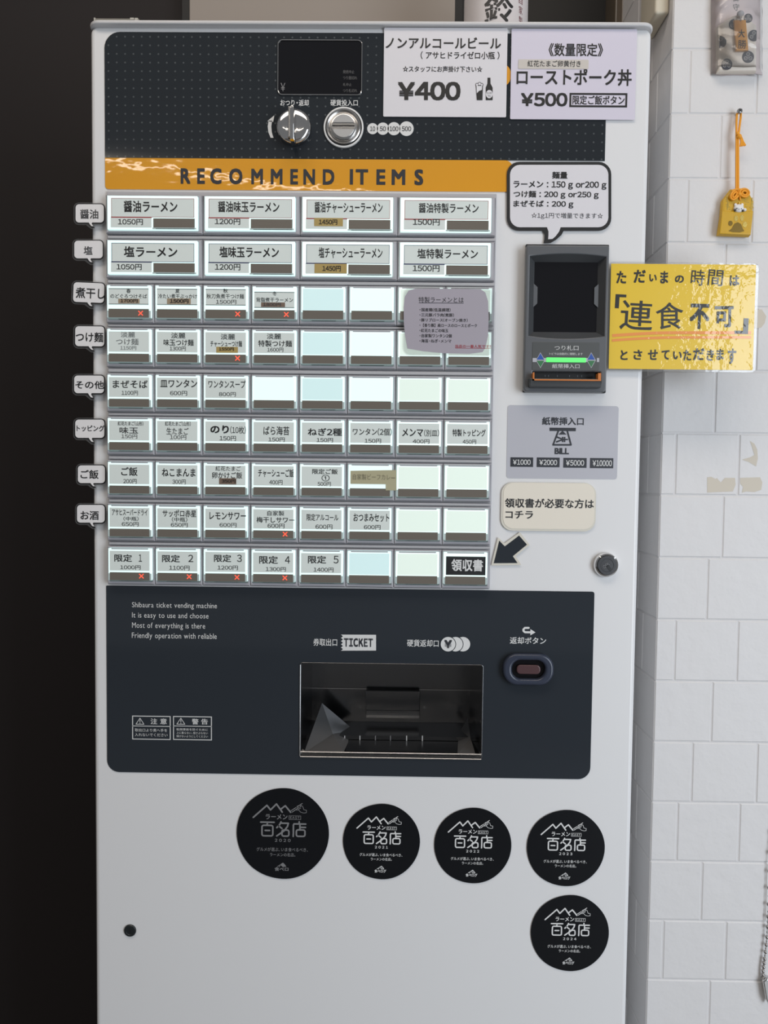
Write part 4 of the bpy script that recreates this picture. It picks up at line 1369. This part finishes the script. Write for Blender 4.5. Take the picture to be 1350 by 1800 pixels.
for (q, tip, (t, tq), where, rot) in TAGS:
    y = -0.0045
    c = P((q[0] + q[2]) / 2, q[3], y)
    tg = thing('speech_bubble_tag', (c[0], y, c[1]), 'laminated white tag reading %s, %s' % (t, where), 'tag', TG)
    w_ = q[2] - q[0]
    tl = (q[0] + w_ * .43, q[0] + w_ * .66, tip, q[0] + w_ * .60)
    cx0, cz0 = P((q[0] + q[2]) / 2, (q[1] + q[3]) / 2, y)
    rotl = lambda pts: [(cx0 + (p[0] - cx0) * math.cos(rot) - (p[1] - cz0) * math.sin(rot), cz0 + (p[0] - cx0) * math.sin(rot) + (p[1] - cz0) * math.cos(rot)) for p in pts]
    b = MB()
    qq = (q[0] - 1.6, q[1] - 1.6, q[2] + 1.6, q[3] + 1.8)
    b.plate(rotl(bubble(qq, 9, (tl[0] - 3, tl[1] + 1.5, tip + 2, tl[3] + 2.5), y)), y + .0002, y + .0005, M['film'])
    b.build('film', tg, False, label='clear laminating film')
    b = MB()
    b.plate(rotl(bubble(q, 7.5, tl, y)), y, y + .0004, M['ink'])
    b.build('outline', tg, False)
    b = MB()
    qi = (q[0] + 2.0, q[1] + 1.6, q[2] - 1.8, q[3] - 2.4)
    b.plate(rotl(bubble(qi, 6, (tl[0] + 2, tl[1] - 2.2, tip - 3, tl[3] - 1), y)), y - .00015, y, M['paper_tag'])
    b.build('paper', tg, False)
    b = MB()
    b.text(t, R(*tq, y), y - .0004, K if t not in ('塩', '醤油') else M['ink_soft'], .012, rot=rot)
    b.build('lettering', tg, False)

# list of the special ramen, laminated, over the last two buttons of rows three and four
y = -0.0135
lq = R(709.5, 504.5, 871, 624.5, y)
sl = thing('laminated_notice', ((lq[0] + lq[2]) / 2, y, lq[1]), 'small greyish laminated list with rounded corners covering four lit buttons', 'notice')
b = MB()
b.plate(rrect(*lq, PX(14)), y + .0001, y + .0005, M['film'])
b.build('film', sl, False, label='clear laminating film')
b = MB()
pts = []
for (a, d) in [(709.5, 540), (711.5, 522), (718, 511), (730, 507.5), (788, 507.5), (845, 508.5), (853, 514), (858, 530), (859, 560), (858, 590), (853, 612), (848, 619), (825, 622), (780, 621), (745, 617.5), (716, 612.5), (712, 590), (709.8, 565)]:
    pts.append(P(a, d, y))
b.poly(pts, y - .0001, M['paper_list'], .0003)
b.build('paper', sl, False)
b = MB()
yl = y - .0003
T('特製ラーメンとは', (736, 522, 815, 532), M['ink'], .0, y=yl)
b.rect(R(736, 532.2, 815, 533, yl), yl, K)
for t, yy, xe in (('・国産鶏（低温調理）', 544.6, 792), ('・三元豚バラ肉（煮豚）', 553.7, 798), ('・豚リブロース（オーブン焼き）', 562.7, 822), ('・【香り豚】肩ロースのロースとポーク', 572, 838.6),
                  ('・紅花たまごの味玉', 581, 788), ('・自家製ワンタン２個', 590.2, 794), ('・海苔・ねぎ・メンマ', 599.3, 793.4)):
    T(t, (737.5, yy - 3.1, xe, yy + 3.1), M['ink'], .008, y=yl)
T('当店の一番人気です！！', (800, 606, 863, 611.6), mat('ink_red', S(168, 40, 48), .5), .004, y=yl)
b.rect(R(800, 611.8, 863, 612.4, yl), yl, bpy.data.materials['ink_red'])
b.build('lettering', sl, False)

# receipt notice and arrow
y = NY
rn = thing('receipt_notice', (P(964, 933, y)[0], y, P(964, 933, y)[1]), 'cream notice with rounded corners and two lines about receipts, above the arrow', 'notice')
b = MB()
b.plate(rrect(*R(881, 848.5, 1047.5, 933.5, y), PX(20)), y + .0002, y + .0006, M['cream_edge'])
b.build('backing', rn)
b = MB()
b.plate(rrect(*R(884.5, 849.5, 1044.8, 930, y), PX(18)), y - .0002, y + .0002, M['paper_cream'])
b.build('paper', rn)
b = MB()
T('領収書が必要な方は', (887.6, 876.6, 1044, 893), bold=.014, y=y - .0005)
T('コチラ', (888.6, 898, 937, 911.5), bold=.014, y=y - .0005)
b.build('lettering', rn, False)
ar = [(867.9, 990), (877.6, 950.3), (887.4, 960.4), (912.5, 941.4), (926.4, 957.3), (901.5, 977.7), (909.8, 989.7)]
aro = [(863.5, 994), (875.5, 944.5), (887.2, 955), (914, 935.5), (931, 957.6), (906.5, 977.8), (916.5, 993)]
at = thing('arrow_sticker', (*P(890, 990, y)[:1], y, P(890, 990, y)[1]), 'dark paper arrow pointing down left at the last lit button', 'sticker')
b = MB()
b.plate([P(*p, y) for p in aro], y + .0002, y + .0006, M['cream_edge'])
b.build('backing', at)
b = MB()
b.plate([P(*p, y) for p in ar], y, y + .0003, M['panel_grey'])
b.build('arrow', at)

# round stickers
SG = 'round black award stickers on the lower front'
ST = [(497, 1465.5, 83, '2020', 'largest round black sticker, faded print dated 2020, leftmost of the five', 'print_grey'),
      (670.5, 1479.5, 69, '2021', 'round black sticker with white print dated 2021, second from the left', 'print_white'),
      (831, 1486.5, 69, '2022', 'round black sticker dated 2022, third from the left', 'print_white'),
      (994.5, 1491, 69.5, '2023', 'round black sticker dated 2023, rightmost of the upper row', 'print_white'),
      (1001.5, 1640.5, 70, '2024', 'round black sticker dated 2024, alone below the others', 'print_white')]
for (cx, cy, r, yr, lab, mm) in ST:
    y = NY + 0.001
    c = P(cx, cy, y)
    Rr = PX(r, y)
    st_ = thing('round_sticker', (c[0], y, c[1] - Rr), lab, 'sticker', SG)
    rg = random.Random(int(yr))
    pts = [(c[0] + Rr * (1 + .006 * math.sin(3 * t_ + rg.random() * .3)) * math.cos(t_), c[1] + Rr * (1 + .006 * math.cos(5 * t_)) * math.sin(t_)) for t_ in [2 * math.pi * k / 72 for k in range(72)]]
    b = MB()
    b.plate(pts, y, y + .0005, M['sticker_black'])
    b.build('disc', st_, False)
    b = MB()
    m = M[mm]
    yy = y - .0003
    q = lambda a, d: (c[0] + (a - 930) / 247 * Rr, c[1] - (d - 855) / 247 * Rr)
    qr = lambda a0, d0, a1, d1: (q(a0, d1)[0], q(a0, d1)[1], q(a1, d0)[0], q(a1, d0)[1])
    lw = 8.5 / 247 * Rr
    sw = lambda pp, wd=8.5: b.stroke([q(*p) for p in pp], wd / 247 * Rr, yy, m)
    sw([(772, 768), (845, 701), (864, 726), (896, 693), (927, 737)])
    sw([(918, 722), (943, 702), (972, 737)])
    # hand holding chopsticks
    sw([(975, 728), (1034, 688)], 4)
    sw([(980, 736), (1030, 700)], 4)
    for hp in ([(1000, 712), (1008, 702), (1024, 697), (1036, 704), (1042, 722), (1056, 724), (1056, 738), (1042, 740), (1026, 736), (1012, 722), (1003, 726)],
               [(1008, 712), (1022, 706)], [(1012, 722), (1026, 712)]):
        sw(hp, 2.6)
    b.text('ラーメン', qr(838, 749, 955, 777), yy, m, .015)
    b.stroke([q(963, 756), q(1026, 756), q(1026, 776), q(963, 776)], 2 / 247 * Rr, yy, m, closed=True)
    b.text('EAST', qr(969, 760, 1020, 772), yy, m, .01, 1.15)
    # three large rounded characters
    def rr_box(a0, d0, a1, d1, rad=9):
        pp = []
        for (ex, ez, s0) in ((a0 + rad, d0 + rad, 180), (a1 - rad, d0 + rad, 270), (a1 - rad, d1 - rad, 0), (a0 + rad, d1 - rad, 90)):
            for k in range(4):
                t_ = math.radians(s0 + 30 * k)
                pp.append(q(ex + rad * math.cos(t_), ez + rad * math.sin(t_)))
        b.stroke(pp, 8.5 / 247 * Rr, yy, m, closed=True)
    sw([(812, 793), (884, 793)]); sw([(849, 793), (846, 808)]); rr_box(819, 810, 877, 867); sw([(836, 838), (860, 838)])
    sw([(921, 790), (913, 806), (898, 822)]); sw([(920, 797), (960, 797), (955, 815), (938, 838), (898, 867)]); sw([(908, 812), (926, 826)]); rr_box(926, 834, 963, 867)
    sw([(1018, 788), (1018, 798)]); sw([(1053, 800), (990, 800), (987, 806), (987, 850), (986, 868)]); sw([(1022, 806), (1022, 830)]); sw([(1024, 818), (1052, 818)]); rr_box(1003, 832, 1049, 867)
    b.text(yr, qr(888, 882, 972, 899), yy, m, .015, 1.6)
    b.text('グルメが選ぶ、いま食べるべき、', qr(790, 930, 1065, 951), yy, m, .005)
    b.text('ラーメンの名店。', qr(862, 959, 998, 979), yy, m, .005)
    sw([(903, 1034), (932, 1014)], 3); sw([(912, 1036), (920, 1022), (934, 1016), (944, 1026), (948, 1034), (930, 1034)], 3)
    b.poly([q(*p) for p in [(918, 1026), (934, 1016), (946, 1030), (930, 1034)]], yy, M['print_grey'])
    b.text('食べログ' if yr != '2020' else '食べロ', qr(887, 1037, 962, 1058), yy, m, .02)
    b.build('lettering', st_, False)

# ================================================================== YELLOW SIGN
y = -0.0045
ys_ = thing('laminated_sign', (P(1200, 655, y)[0], y, P(1200, 655, y)[1]), 'yellow laminated sign with black handwriting sticking out over the white wall', 'sign')
b = MB()
b.plate(rrect(*R(1066.5, 461.5, 1332, 653.5, y), PX(9)), y + .0002, y + .0009, M['film'])
b.build('film', ys_, False, label='clear laminating film edge')
b = MB()
b.plate(rrect(*R(1072, 464.5, 1326, 649.5, y), PX(1)), y - .0002, y + .0002, M['sign_yellow'])
b.build('paper', ys_, False)
b = MB()
s = 1 / 4.355
HW = [('た', 190, 160, 265, 255), ('だ', 322, 150, 412, 250), ('い', 440, 185, 498, 240), ('ま', 525, 160, 585, 255), ('の', 637, 192, 705, 250), ('時', 760, 148, 865, 270),
      ('間', 890, 150, 1005, 272), ('は', 1055, 192, 1130, 272), ('「', 180, 338, 262, 445), ('連', 218, 385, 468, 610), ('食', 492, 400, 700, 603), ('不', 750, 410, 900, 603), ('可', 940, 428, 1085, 590),
      ('」', 1095, 520, 1198, 640), ('と', 220, 765, 275, 840), ('さ', 320, 762, 385, 838), ('せ', 430, 760, 505, 840), ('て', 535, 765, 595, 838), ('い', 622, 775, 690, 835), ('た', 700, 762, 762, 845),
      ('だ', 775, 750, 862, 842), ('き', 880, 760, 935, 845), ('ま', 955, 755, 1010, 840), ('す', 1040, 752, 1105, 872)]
rg = random.Random(3)
for ch, a0, d0, a1, d1 in HW:
    big = d0 > 330 and d1 < 660
    b.text(ch, R(1040 + a0 * s, 440 + d0 * s, 1040 + a1 * s, 440 + d1 * s, y), y - .0005, M['marker'], .004 if ch in '連食間時' else .024 if ch != '「' and ch != '」' else .03, rot=math.radians(rg.uniform(-4, 2)))
b.build('handwriting', ys_, False)
b = MB()
for (pa, pb, wd) in (((1076, 590), (1320, 590), 5), ((1075.5, 598.5), (1320, 598), 4.2)):
    pts = []
    for k in range(11):
        t_ = k / 10
        pts.append(P(pa[0] + (pb[0] - pa[0]) * t_, pa[1] + (pb[1] - pa[1]) * t_ - 5 * math.sin(min(t_ * 2.2, 1) * math.pi / 2), y))
    hw_ = PX(wd) / 2
    b.poly([(p[0], p[1] - hw_) for p in pts] + [(p[0], p[1] + hw_) for p in pts[::-1]], y - .0004, M['marker_orange'])
b.build('underline', ys_, False, label='double orange underline')

# ================================================================== ON TOP OF AND BEHIND THE MACHINE
# bottle standing on the machine
BY = 0.12
xa = P(815.5, 30, BY + .043)[0]
xb = P(927.5, 30, BY + .043)[0]
bcx, br = (xa + xb) / 2, (xb - xa) / 2 * 0.993
zsh = P(870, 3, BY + .043)[1]
bo = thing('sake_bottle', (bcx, BY + br, LID_TOP), 'white wrapped bottle with a black brush character standing on the ticket machine', 'bottle')
b = MB()
zb_ = LID_TOP
b.lathe_z(bcx, BY + br, [(br * .9, zb_), (br * .985, zb_ + .004), (br, zb_ + .01), (br, zsh), (br * .985, zsh + .006), (br * .93, zsh + .016), (br * .75, zsh + .035), (br * .45, zsh + .06), (br * .32, zsh + .08), (br * .3, zsh + .13)], M['bottle_label'])
b.build('body', bo)
b = MB()
b.lathe_z(bcx, BY + br, [(br * .36, zsh + .13), (br * .38, zsh + .132), (br * .38, zsh + .15), (br * .33, zsh + .153)], M['ink'])
b.build('cap', bo)


def wrap(x, yy, zz):
    d = max(-0.98, min(0.98, (x - bcx) / (br * 1.004)))
    a = math.asin(d)
    return (bcx + (br * 1.004 - yy) * math.sin(a), BY + br - (br * 1.004 - yy) * math.cos(a), zz)


b = MB()
b.text('鈴', R(852, -9, 903, 38, BY), 0, K, .014, fmap=wrap)
for k, ch in enumerate('自家製'):
    b.text(ch, R(914, -14 + 18 * k - 2, 921.5, 0 + 18 * k - 2, BY), 0, M['print_maroon'], .0, fmap=wrap)
b.build('lettering', bo, False)

# grey board with black edges standing behind the machine, black panel beside it
yb_ = BACK_Y - 0.03
b = MB()
xa, xb = P(333, 20, yb_)[0], P(800, 20, yb_)[0]
g_ = thing('grey_board', ((xa + xb) / 2, yb_, 1.3), 'plain warm-grey board with black side edges behind the ticket machine', 'board')
b.plate(rrect(xa, 1.3, xb, 2.3, .002), yb_, yb_ + .025, M['board_grey'], .001, 1)
b.build('panel', g_)
for (p0, p1) in ((319.5, 333), (800, 813)):
    b = MB()
    xq0, xq1 = P(p0, 20, yb_)[0], P(p1, 20, yb_)[0]
    b.box(xq0, xq1, yb_ + .002, yb_ + .026, 1.3, 2.3, M['frame_black'])
    b.build('edge_strip', g_)
b = MB()
xa, xb = P(813.5, 20, yb_)[0], P(1080.5, 20, yb_)[0]
b.box(xa, xb, yb_ + .006, yb_ + .028, 1.3, 2.3, M['frame_black'])
tag(b.build('black_panel', loc=((xa + xb) / 2, yb_ + .01, 1.3)), 'flat black panel behind the white bottle', 'panel')

# clear flat case on the lid, top left
y0 = 0.004
b = MB()
xa, zt = P(166, 32, y0)
xb = P(244, 32, y0)[0]
cs = thing('clear_plastic_case', ((xa + xb) / 2, y0 + .05, LID_TOP), 'flat clear plastic case lying on the top left corner of the ticket machine', 'case')
hz = max(0.0045, zt - LID_TOP)
b.plate(rrect(xa, LID_TOP + .0003, xb, LID_TOP + hz, .0008), y0, y0 + .09, M['clear_case'], .0006, 2)
b.build('body', cs)
b = MB()
b.box(xa - .0005, xa + .0012, y0 - .0006, y0 + .088, LID_TOP + .0002, LID_TOP + hz + .0003, M['clear_edge'])
b.box(xb - .0045, xb - .001, y0 - .0006, y0 + .088, LID_TOP + .0002, LID_TOP + hz + .0003, M['clear_edge'])
b.box(xb - .010, xb - .0055, y0 - .0004, y0 + .08, LID_TOP + hz * .8, LID_TOP + hz + .0006, M['clear_edge'])
b.build('clip', cs)
b = MB()
xe = P(259, 38, y0)[0]
b.add([(xb - .001, y0 + .01, LID_TOP + hz * .8), (xb - .001, y0 + .08, LID_TOP + hz * .8), (xe, y0 + .08, LID_TOP + .0008), (xe, y0 + .01, LID_TOP + .0008)], [(0, 3, 2, 1)], M['clear_edge'])
b.build('film_flap', cs)

# ================================================================== ON THE WHITE WALL
# screw and gold amulet
sy = WALL_Y
scx, scz = P(1299.8, 196, sy - .008)
b = MB()
b.lathe_y(scx, scz, [(PX(2.2), sy + .002), (PX(2.2), sy - .006), (PX(4.8), sy - .0075), (PX(4.8), sy - .0095), (PX(3.6), sy - .0105), (.0001, sy - .0108)], M['steel'], 24)
for a in (.75, .75 + math.pi / 2):
    dx, dz = PX(3) * math.cos(a), PX(3) * math.sin(a)
    b.stroke([(scx - dx, scz - dz), (scx + dx, scz + dz)], PX(1.1), sy - .0111, M['ink'])
tag(b.build('screw', loc=(scx, sy, scz)), 'small cross-head screw in the white wall holding the gold amulet cord', 'screw')

yo = sy - .0095      # front of the pouch
poly = [(1262.8, 412.5), (1319.2, 414.5), (1322.5, 385), (1326, 353), (1315, 332.5), (1285.5, 331.5), (1270.5, 351), (1268, 380)]
om = thing('amulet_pouch', (P(1293, 413, yo)[0], sy, P(1293, 413, yo)[1]), 'gold fabric amulet pouch with a paw print hanging on an orange cord from a screw', 'amulet')
b = MB()
b.plate([P(*p, yo) for p in poly], yo, sy - .0008, M['omamori_gold'], .0032, 4)
b.build('pouch', om)
b = MB()
b.plate([P(*p, yo) for p in [(1263.5, 412), (1318.8, 413.8), (1323.2, 371.5), (1296, 373), (1268.3, 371)]], yo - .0018, yo + .0025, M['omamori_gold'], .0012, 3)
b.build('front_pocket', om)
b = MB()
yp = yo - .0021
for (cx, cy, rx, rz_, m) in ((1294, 384, 3.3, 5.2, 'gold_thread'), (1304.3, 383, 3.3, 5.4, 'gold_thread'), (1284, 392.5, 4, 4.6, 'gold_dark'), (1309.5, 394.5, 3.8, 5, 'gold_thread')):
    c = P(cx, cy, yp)
    b.poly(circle(*c, PX(rx), 20, PX(rz_)), yp, M[m])
b.poly([P(*p, yp) for p in [(1280.5, 406), (1286, 402), (1291, 393), (1297, 390.5), (1303, 394), (1306, 402), (1308.5, 406), (1301, 408.5), (1289, 408)]], yp, M['gold_dark'])
b.build('paw_print', om, False, label='shiny gold paw print')
b = MB()
yq = yo - .0002
rg = random.Random(11)
for side, xa_, xb_ in ((0, 1276, 1283), (1, 1309, 1325)):
    for k in range(16):
        cx, cy = rg.uniform(xa_, xb_), rg.uniform(346, 368)
        b.stroke([P(cx, cy, yq), P(cx + rg.uniform(-1.6, 1.6), cy + rg.uniform(-3, 3), yq)], PX(.9), yq, M['gold_thread'])
b.stroke([P(1279, 348, yq), P(1280, 358, yq), P(1278.5, 368, yq)], PX(1.6), yq, M['gold_thread'])
b.stroke([P(1322.5, 348, yq), P(1321.5, 358, yq), P(1320, 367, yq)], PX(1.8), yq, M['gold_thread'])
b.build('embroidery', om, False, label='glittering gold thread')
b = MB()
w3 = lambda px, py, yy: (P(px, py, yy)[0], yy, P(px, py, yy)[1])
cr = PX(1.9)
yc = yo - .001
b.tube([w3(1294.2, 334, yc), w3(1294.3, 290, yc), w3(1294.6, 245, yc + .001), w3(1294.5, 215, yc + .003), w3(1295.5, 200, sy - .006), w3(1299, 195.5, sy - .005)], cr, M['cord_orange'])
b.tube([w3(1297.6, 334, yc), w3(1297.6, 290, yc), w3(1297.5, 245, yc), w3(1299.5, 225, yc + .002), w3(1302, 207, yc + .004), w3(1302.4, 199, sy - .006), w3(1299, 195.5, sy - .005)], cr, M['cord_orange'])
b.ball(w3(1299.5, 240, yc - .001), PX(4.4), PX(4), PX(4.4), M['cord_orange'])
b.ball(w3(1296.5, 235, yc - .001), PX(3), PX(3), PX(3.4), M['cord_orange'])
for k in range(4):
    b.tube([w3(1301 + k * .8, 241, yc - .001), w3(1302.5 + k * 1.3, 249, yc - .001), w3(1301.5 + k * 2.9, 257.5 - k * .4, yc)], [PX(1.3), PX(1.4), PX(1.8)], M['cord_orange'], 8)
b.build('cord', om, label='orange cord with a knot and tassel')
b = MB()


def loop(cx, cy, rx, ry, a0, a1, tilt, yy):
    out = []
    for k in range(21):
        t_ = math.radians(a0 + (a1 - a0) * k / 20)
        u_, v_ = rx * math.cos(t_), ry * math.sin(t_)
        out.append(w3(cx + u_ * math.cos(tilt) - v_ * math.sin(tilt), cy + u_ * math.sin(tilt) + v_ * math.cos(tilt), yy - .0012 * math.sin(math.pi * k / 20)))
    return out


yk = yo - .0014
b.tube(loop(1291.5, 342.5, 9.5, 6, 0, 360, math.radians(-55), yk), cr, M['cord_orange'])
b.tube(loop(1291.5, 342.5, 5.6, 2.6, 0, 360, math.radians(-55), yk), cr * .95, M['cord_orange'])
b.tube(loop(1308.5, 339, 8.2, 7, 0, 360, 0.2, yk), cr, M['cord_orange'])
b.tube(loop(1308.8, 339.2, 4.4, 3.6, 0, 360, 0.2, yk), cr * .95, M['cord_orange'])
b.ball(w3(1300, 341.5, yk - .001), PX(4.2), PX(3.5), PX(4), M['cord_orange'])
b.tube([w3(1286, 336, yk), w3(1293, 333, yk - .001), w3(1302, 333, yk - .001), w3(1311, 333, yk)], cr, M['cord_orange'])
b.tube([w3(1300, 344, yk), w3(1301, 352, yk + .001)], cr * .9, M['cord_orange'])
b.build('bow', om, label='orange cord bow')
b = MB()
yh = yo - .001
b.ball(w3(1298.5, 366.5, yh), PX(9.2), PX(5), PX(7.6), M['charm_white'])
b.ball(w3(1309, 369, yh), PX(3.2), PX(3), PX(3), M['charm_white'])
for ex in (1292.8, 1304.5):
    b.ball(w3(ex, 360.5, yh), PX(2.6), PX(2), PX(3.4), M['charm_white'])
for ex, ey in ((1295.5, 366.3), (1303, 367)):
    b.ball(w3(ex, ey, yh - PX(4.4)), PX(1.0), PX(.8), PX(1.0), M['ink'])
b.ball(w3(1299.3, 367.5, yh - PX(5)), PX(.8), PX(.7), PX(.6), M['ink'])
for ex, ey in ((1292, 369.2), (1305.5, 370)):
    b.ball(w3(ex, ey, yh - PX(2.6)), PX(2.2), PX(2), PX(2.0), M['ink_soft'])
b.ball(w3(1299.5, 357.5, yh), PX(1.2), PX(1.2), PX(2.6), M['gold_thread'])
b.build('cat_charm', om, label='tiny white cat charm in the pocket')

# wrapped white amulet at the top right
yb2 = sy - .012
pk = thing('wrapped_amulet', (P(1293, 130, sy)[0], sy, P(1293, 132, sy)[1]), 'white amulet with dark round crests in a clear plastic bag on the white wall', 'amulet')
zt = P(1290, -130, sy)[1]
b = MB()
bgp = [(1250.5, -130), (1335.5, -130), (1336.5, 60), (1336, 118), (1340, 131.5), (1328, 129.5), (1310, 132.5), (1290, 131.5), (1270, 133), (1252, 129), (1251, 60)]
b.plate([P(*p, sy - .001) for p in bgp], sy - .0012, sy - .0004, M['card_backing'])
b.build('backing_card', pk)
b = MB()
ap = [(1263.5, 124), (1263, 44), (1290, 26), (1305, 22), (1316, 30), (1331, 44), (1331, 124)]
b.plate([P(*p, yb2) for p in ap], yb2, sy - .0012, M['omamori_white'], .0035, 4)
b.build('pouch', pk)
b = MB()
ycr = yb2 - .0003
for (cx, cy, r_, a0, a1) in ((1277.5, 113, 10, 0, 360), (1315, 100, 10.5, 0, 360), (1325, 62.5, 10, 60, 300), (1266.5, 74, 10.5, -100, 100), (1290.5, 43, 9.5, 90, 270), (1315, 32, 8, 0, 360)):
    cc_ = P(cx, cy, ycr)
    full = a1 - a0 >= 359
    pts = [(cc_[0] + PX(r_) * math.cos(math.radians(a0 + (a1 - a0) * k / 28)), cc_[1] + PX(r_) * math.sin(math.radians(a0 + (a1 - a0) * k / 28))) for k in range(28 if full else 29)]
    b.poly(pts, ycr, M['crest'])
    for k in range(3):
        a = math.radians(90 + 120 * k)
        if not full and not (a0 <= (90 + 120 * k) <= a1):
            continue
        lx, lz = cc_[0] + PX(r_ * .45) * math.cos(a), cc_[1] + PX(r_ * .45) * math.sin(a)
        b.ring(lx, lz, PX(r_ * .22), PX(r_ * .32), ycr - .0001, M['crest_pale'], 20)
        b.stroke([(cc_[0], cc_[1]), (cc_[0] + PX(r_ * .8) * math.cos(a), cc_[1] + PX(r_ * .8) * math.sin(a))], PX(.7), ycr - .0001, M['crest_pale'])
b.build('crests', pk, False, label='dark round crests')
b = MB()
yw = yb2 - .0045
b.plate([P(*p, yw) for p in [(1290.5, 35), (1311.5, 34.5), (1316, 88), (1294.5, 88.5)]], yw, yb2 - .001, M['wood_tag'], .0008, 2)
wt = b.build('wooden_tag', pk, label='small wooden tag')
b = MB()
b.text('大', R(1297.5, 52, 1309, 66, yw), yw - .0003, K, .01)
b.text('勝', R(1297, 70, 1312, 86, yw), yw - .0003, K, .0)
b.text('御', R(1287, -9, 1299, 4, sy), sy - .0015, M['ink_grey'], .0)
b.text('守', R(1287.5, 8, 1298.5, 20, sy), sy - .0015, M['ink_grey'], .0)
b.build('lettering', pk, False)
b = MB()
b.ball(w3(1301.5, 25, yb2 - .002), PX(6.5), PX(5), PX(6), M['knot_white'])
b.tube([w3(1301, 28, yb2 - .004), w3(1302.5, 36, yw - .001)], PX(1.2), M['knot_white'])
b.build('knot', pk)
b = MB()
# crinkled bag in front: a sagging sheet sealed to the card at both sides and gathered at the foot
nu, nv = 16, 66
vs, fs = [], []
rg = random.Random(5)
for j in range(nv + 1):
    for i in range(nu + 1):
        u, v = i / nu, j / nv
        px_ = 1249 + 88.5 * u + (2.5 if (i == nu and j > nv - 3) else 0)
        py_ = -130 + 263 * v + (1.5 * math.sin(u * 9) if j == nv else 0)
        d = .0175 * (math.sin(math.pi * u) ** .35) * (1 if v < .972 else max(0.1, (1 - v) / .028)) + .0011 * math.sin(9 * u + 5 * math.sin(11 * v)) * math.sin(14 * v + 3 * u) + .0012
        if i in (0, nu):
            d = .0012
        p = P(px_, py_, sy)
        vs.append((p[0], sy - d, p[1]))
for j in range(nv):
    for i in range(nu):
        a = j * (nu + 1) + i
        fs.append((a, a + nu + 1, a + nu + 2, a + 1))
b.add(vs, fs, M['film_bag'])
b.build('clear_bag', pk, label='crinkled clear plastic bag')

# beaded chain at the lower right
ch = thing('beaded_chain', (P(1352, 1440, sy)[0], sy, P(1352, 1760, sy)[1]), 'grey beaded chain with a clear pendant hanging down the white wall at the right edge', 'chain')
b = MB()
path = [(1372, 1330), (1362, 1420), (1353, 1520), (1350.5, 1600), (1348, 1650), (1344, 1685), (1341.5, 1705), (1341, 1724)]
n = 40
pp = []
for k in range(n):
    t_ = k / (n - 1) * (len(path) - 1)
    i = min(int(t_), len(path) - 2)
    f_ = t_ - i
    pp.append(w3(path[i][0] + (path[i + 1][0] - path[i][0]) * f_, path[i][1] + (path[i + 1][1] - path[i][1]) * f_, sy - .004))
for k, p in enumerate(pp):
    rr_ = PX(3.2 if k % 2 == 0 else 1.7)
    b.ball(p, rr_, rr_, rr_ * 1.15, M['bead_metal'], 10, 6)
b.tube(pp, PX(.7), M['bead_metal'], 6)
b.build('beads', ch)
b = MB()
b.plate([w3(1341, 1726, 0)[::2] if False else P(1341, 1724, sy - .008), P(1352, 1718, sy - .008), P(1362, 1735, sy - .008), P(1352, 1768, sy - .008), P(1346, 1755, sy - .008)], sy - .009, sy - .002, M['chrome'], .0015, 3)
b.build('pendant', ch, label='shiny pendant')
b = MB()
b.lathe_y(*P(1372, 1328, sy), [(PX(3.5), sy + .001), (PX(3.5), sy - .008), (PX(5), sy - .009), (.0001, sy - .0095)], M['steel'], 16)
b.build('hanging_pin', ch)
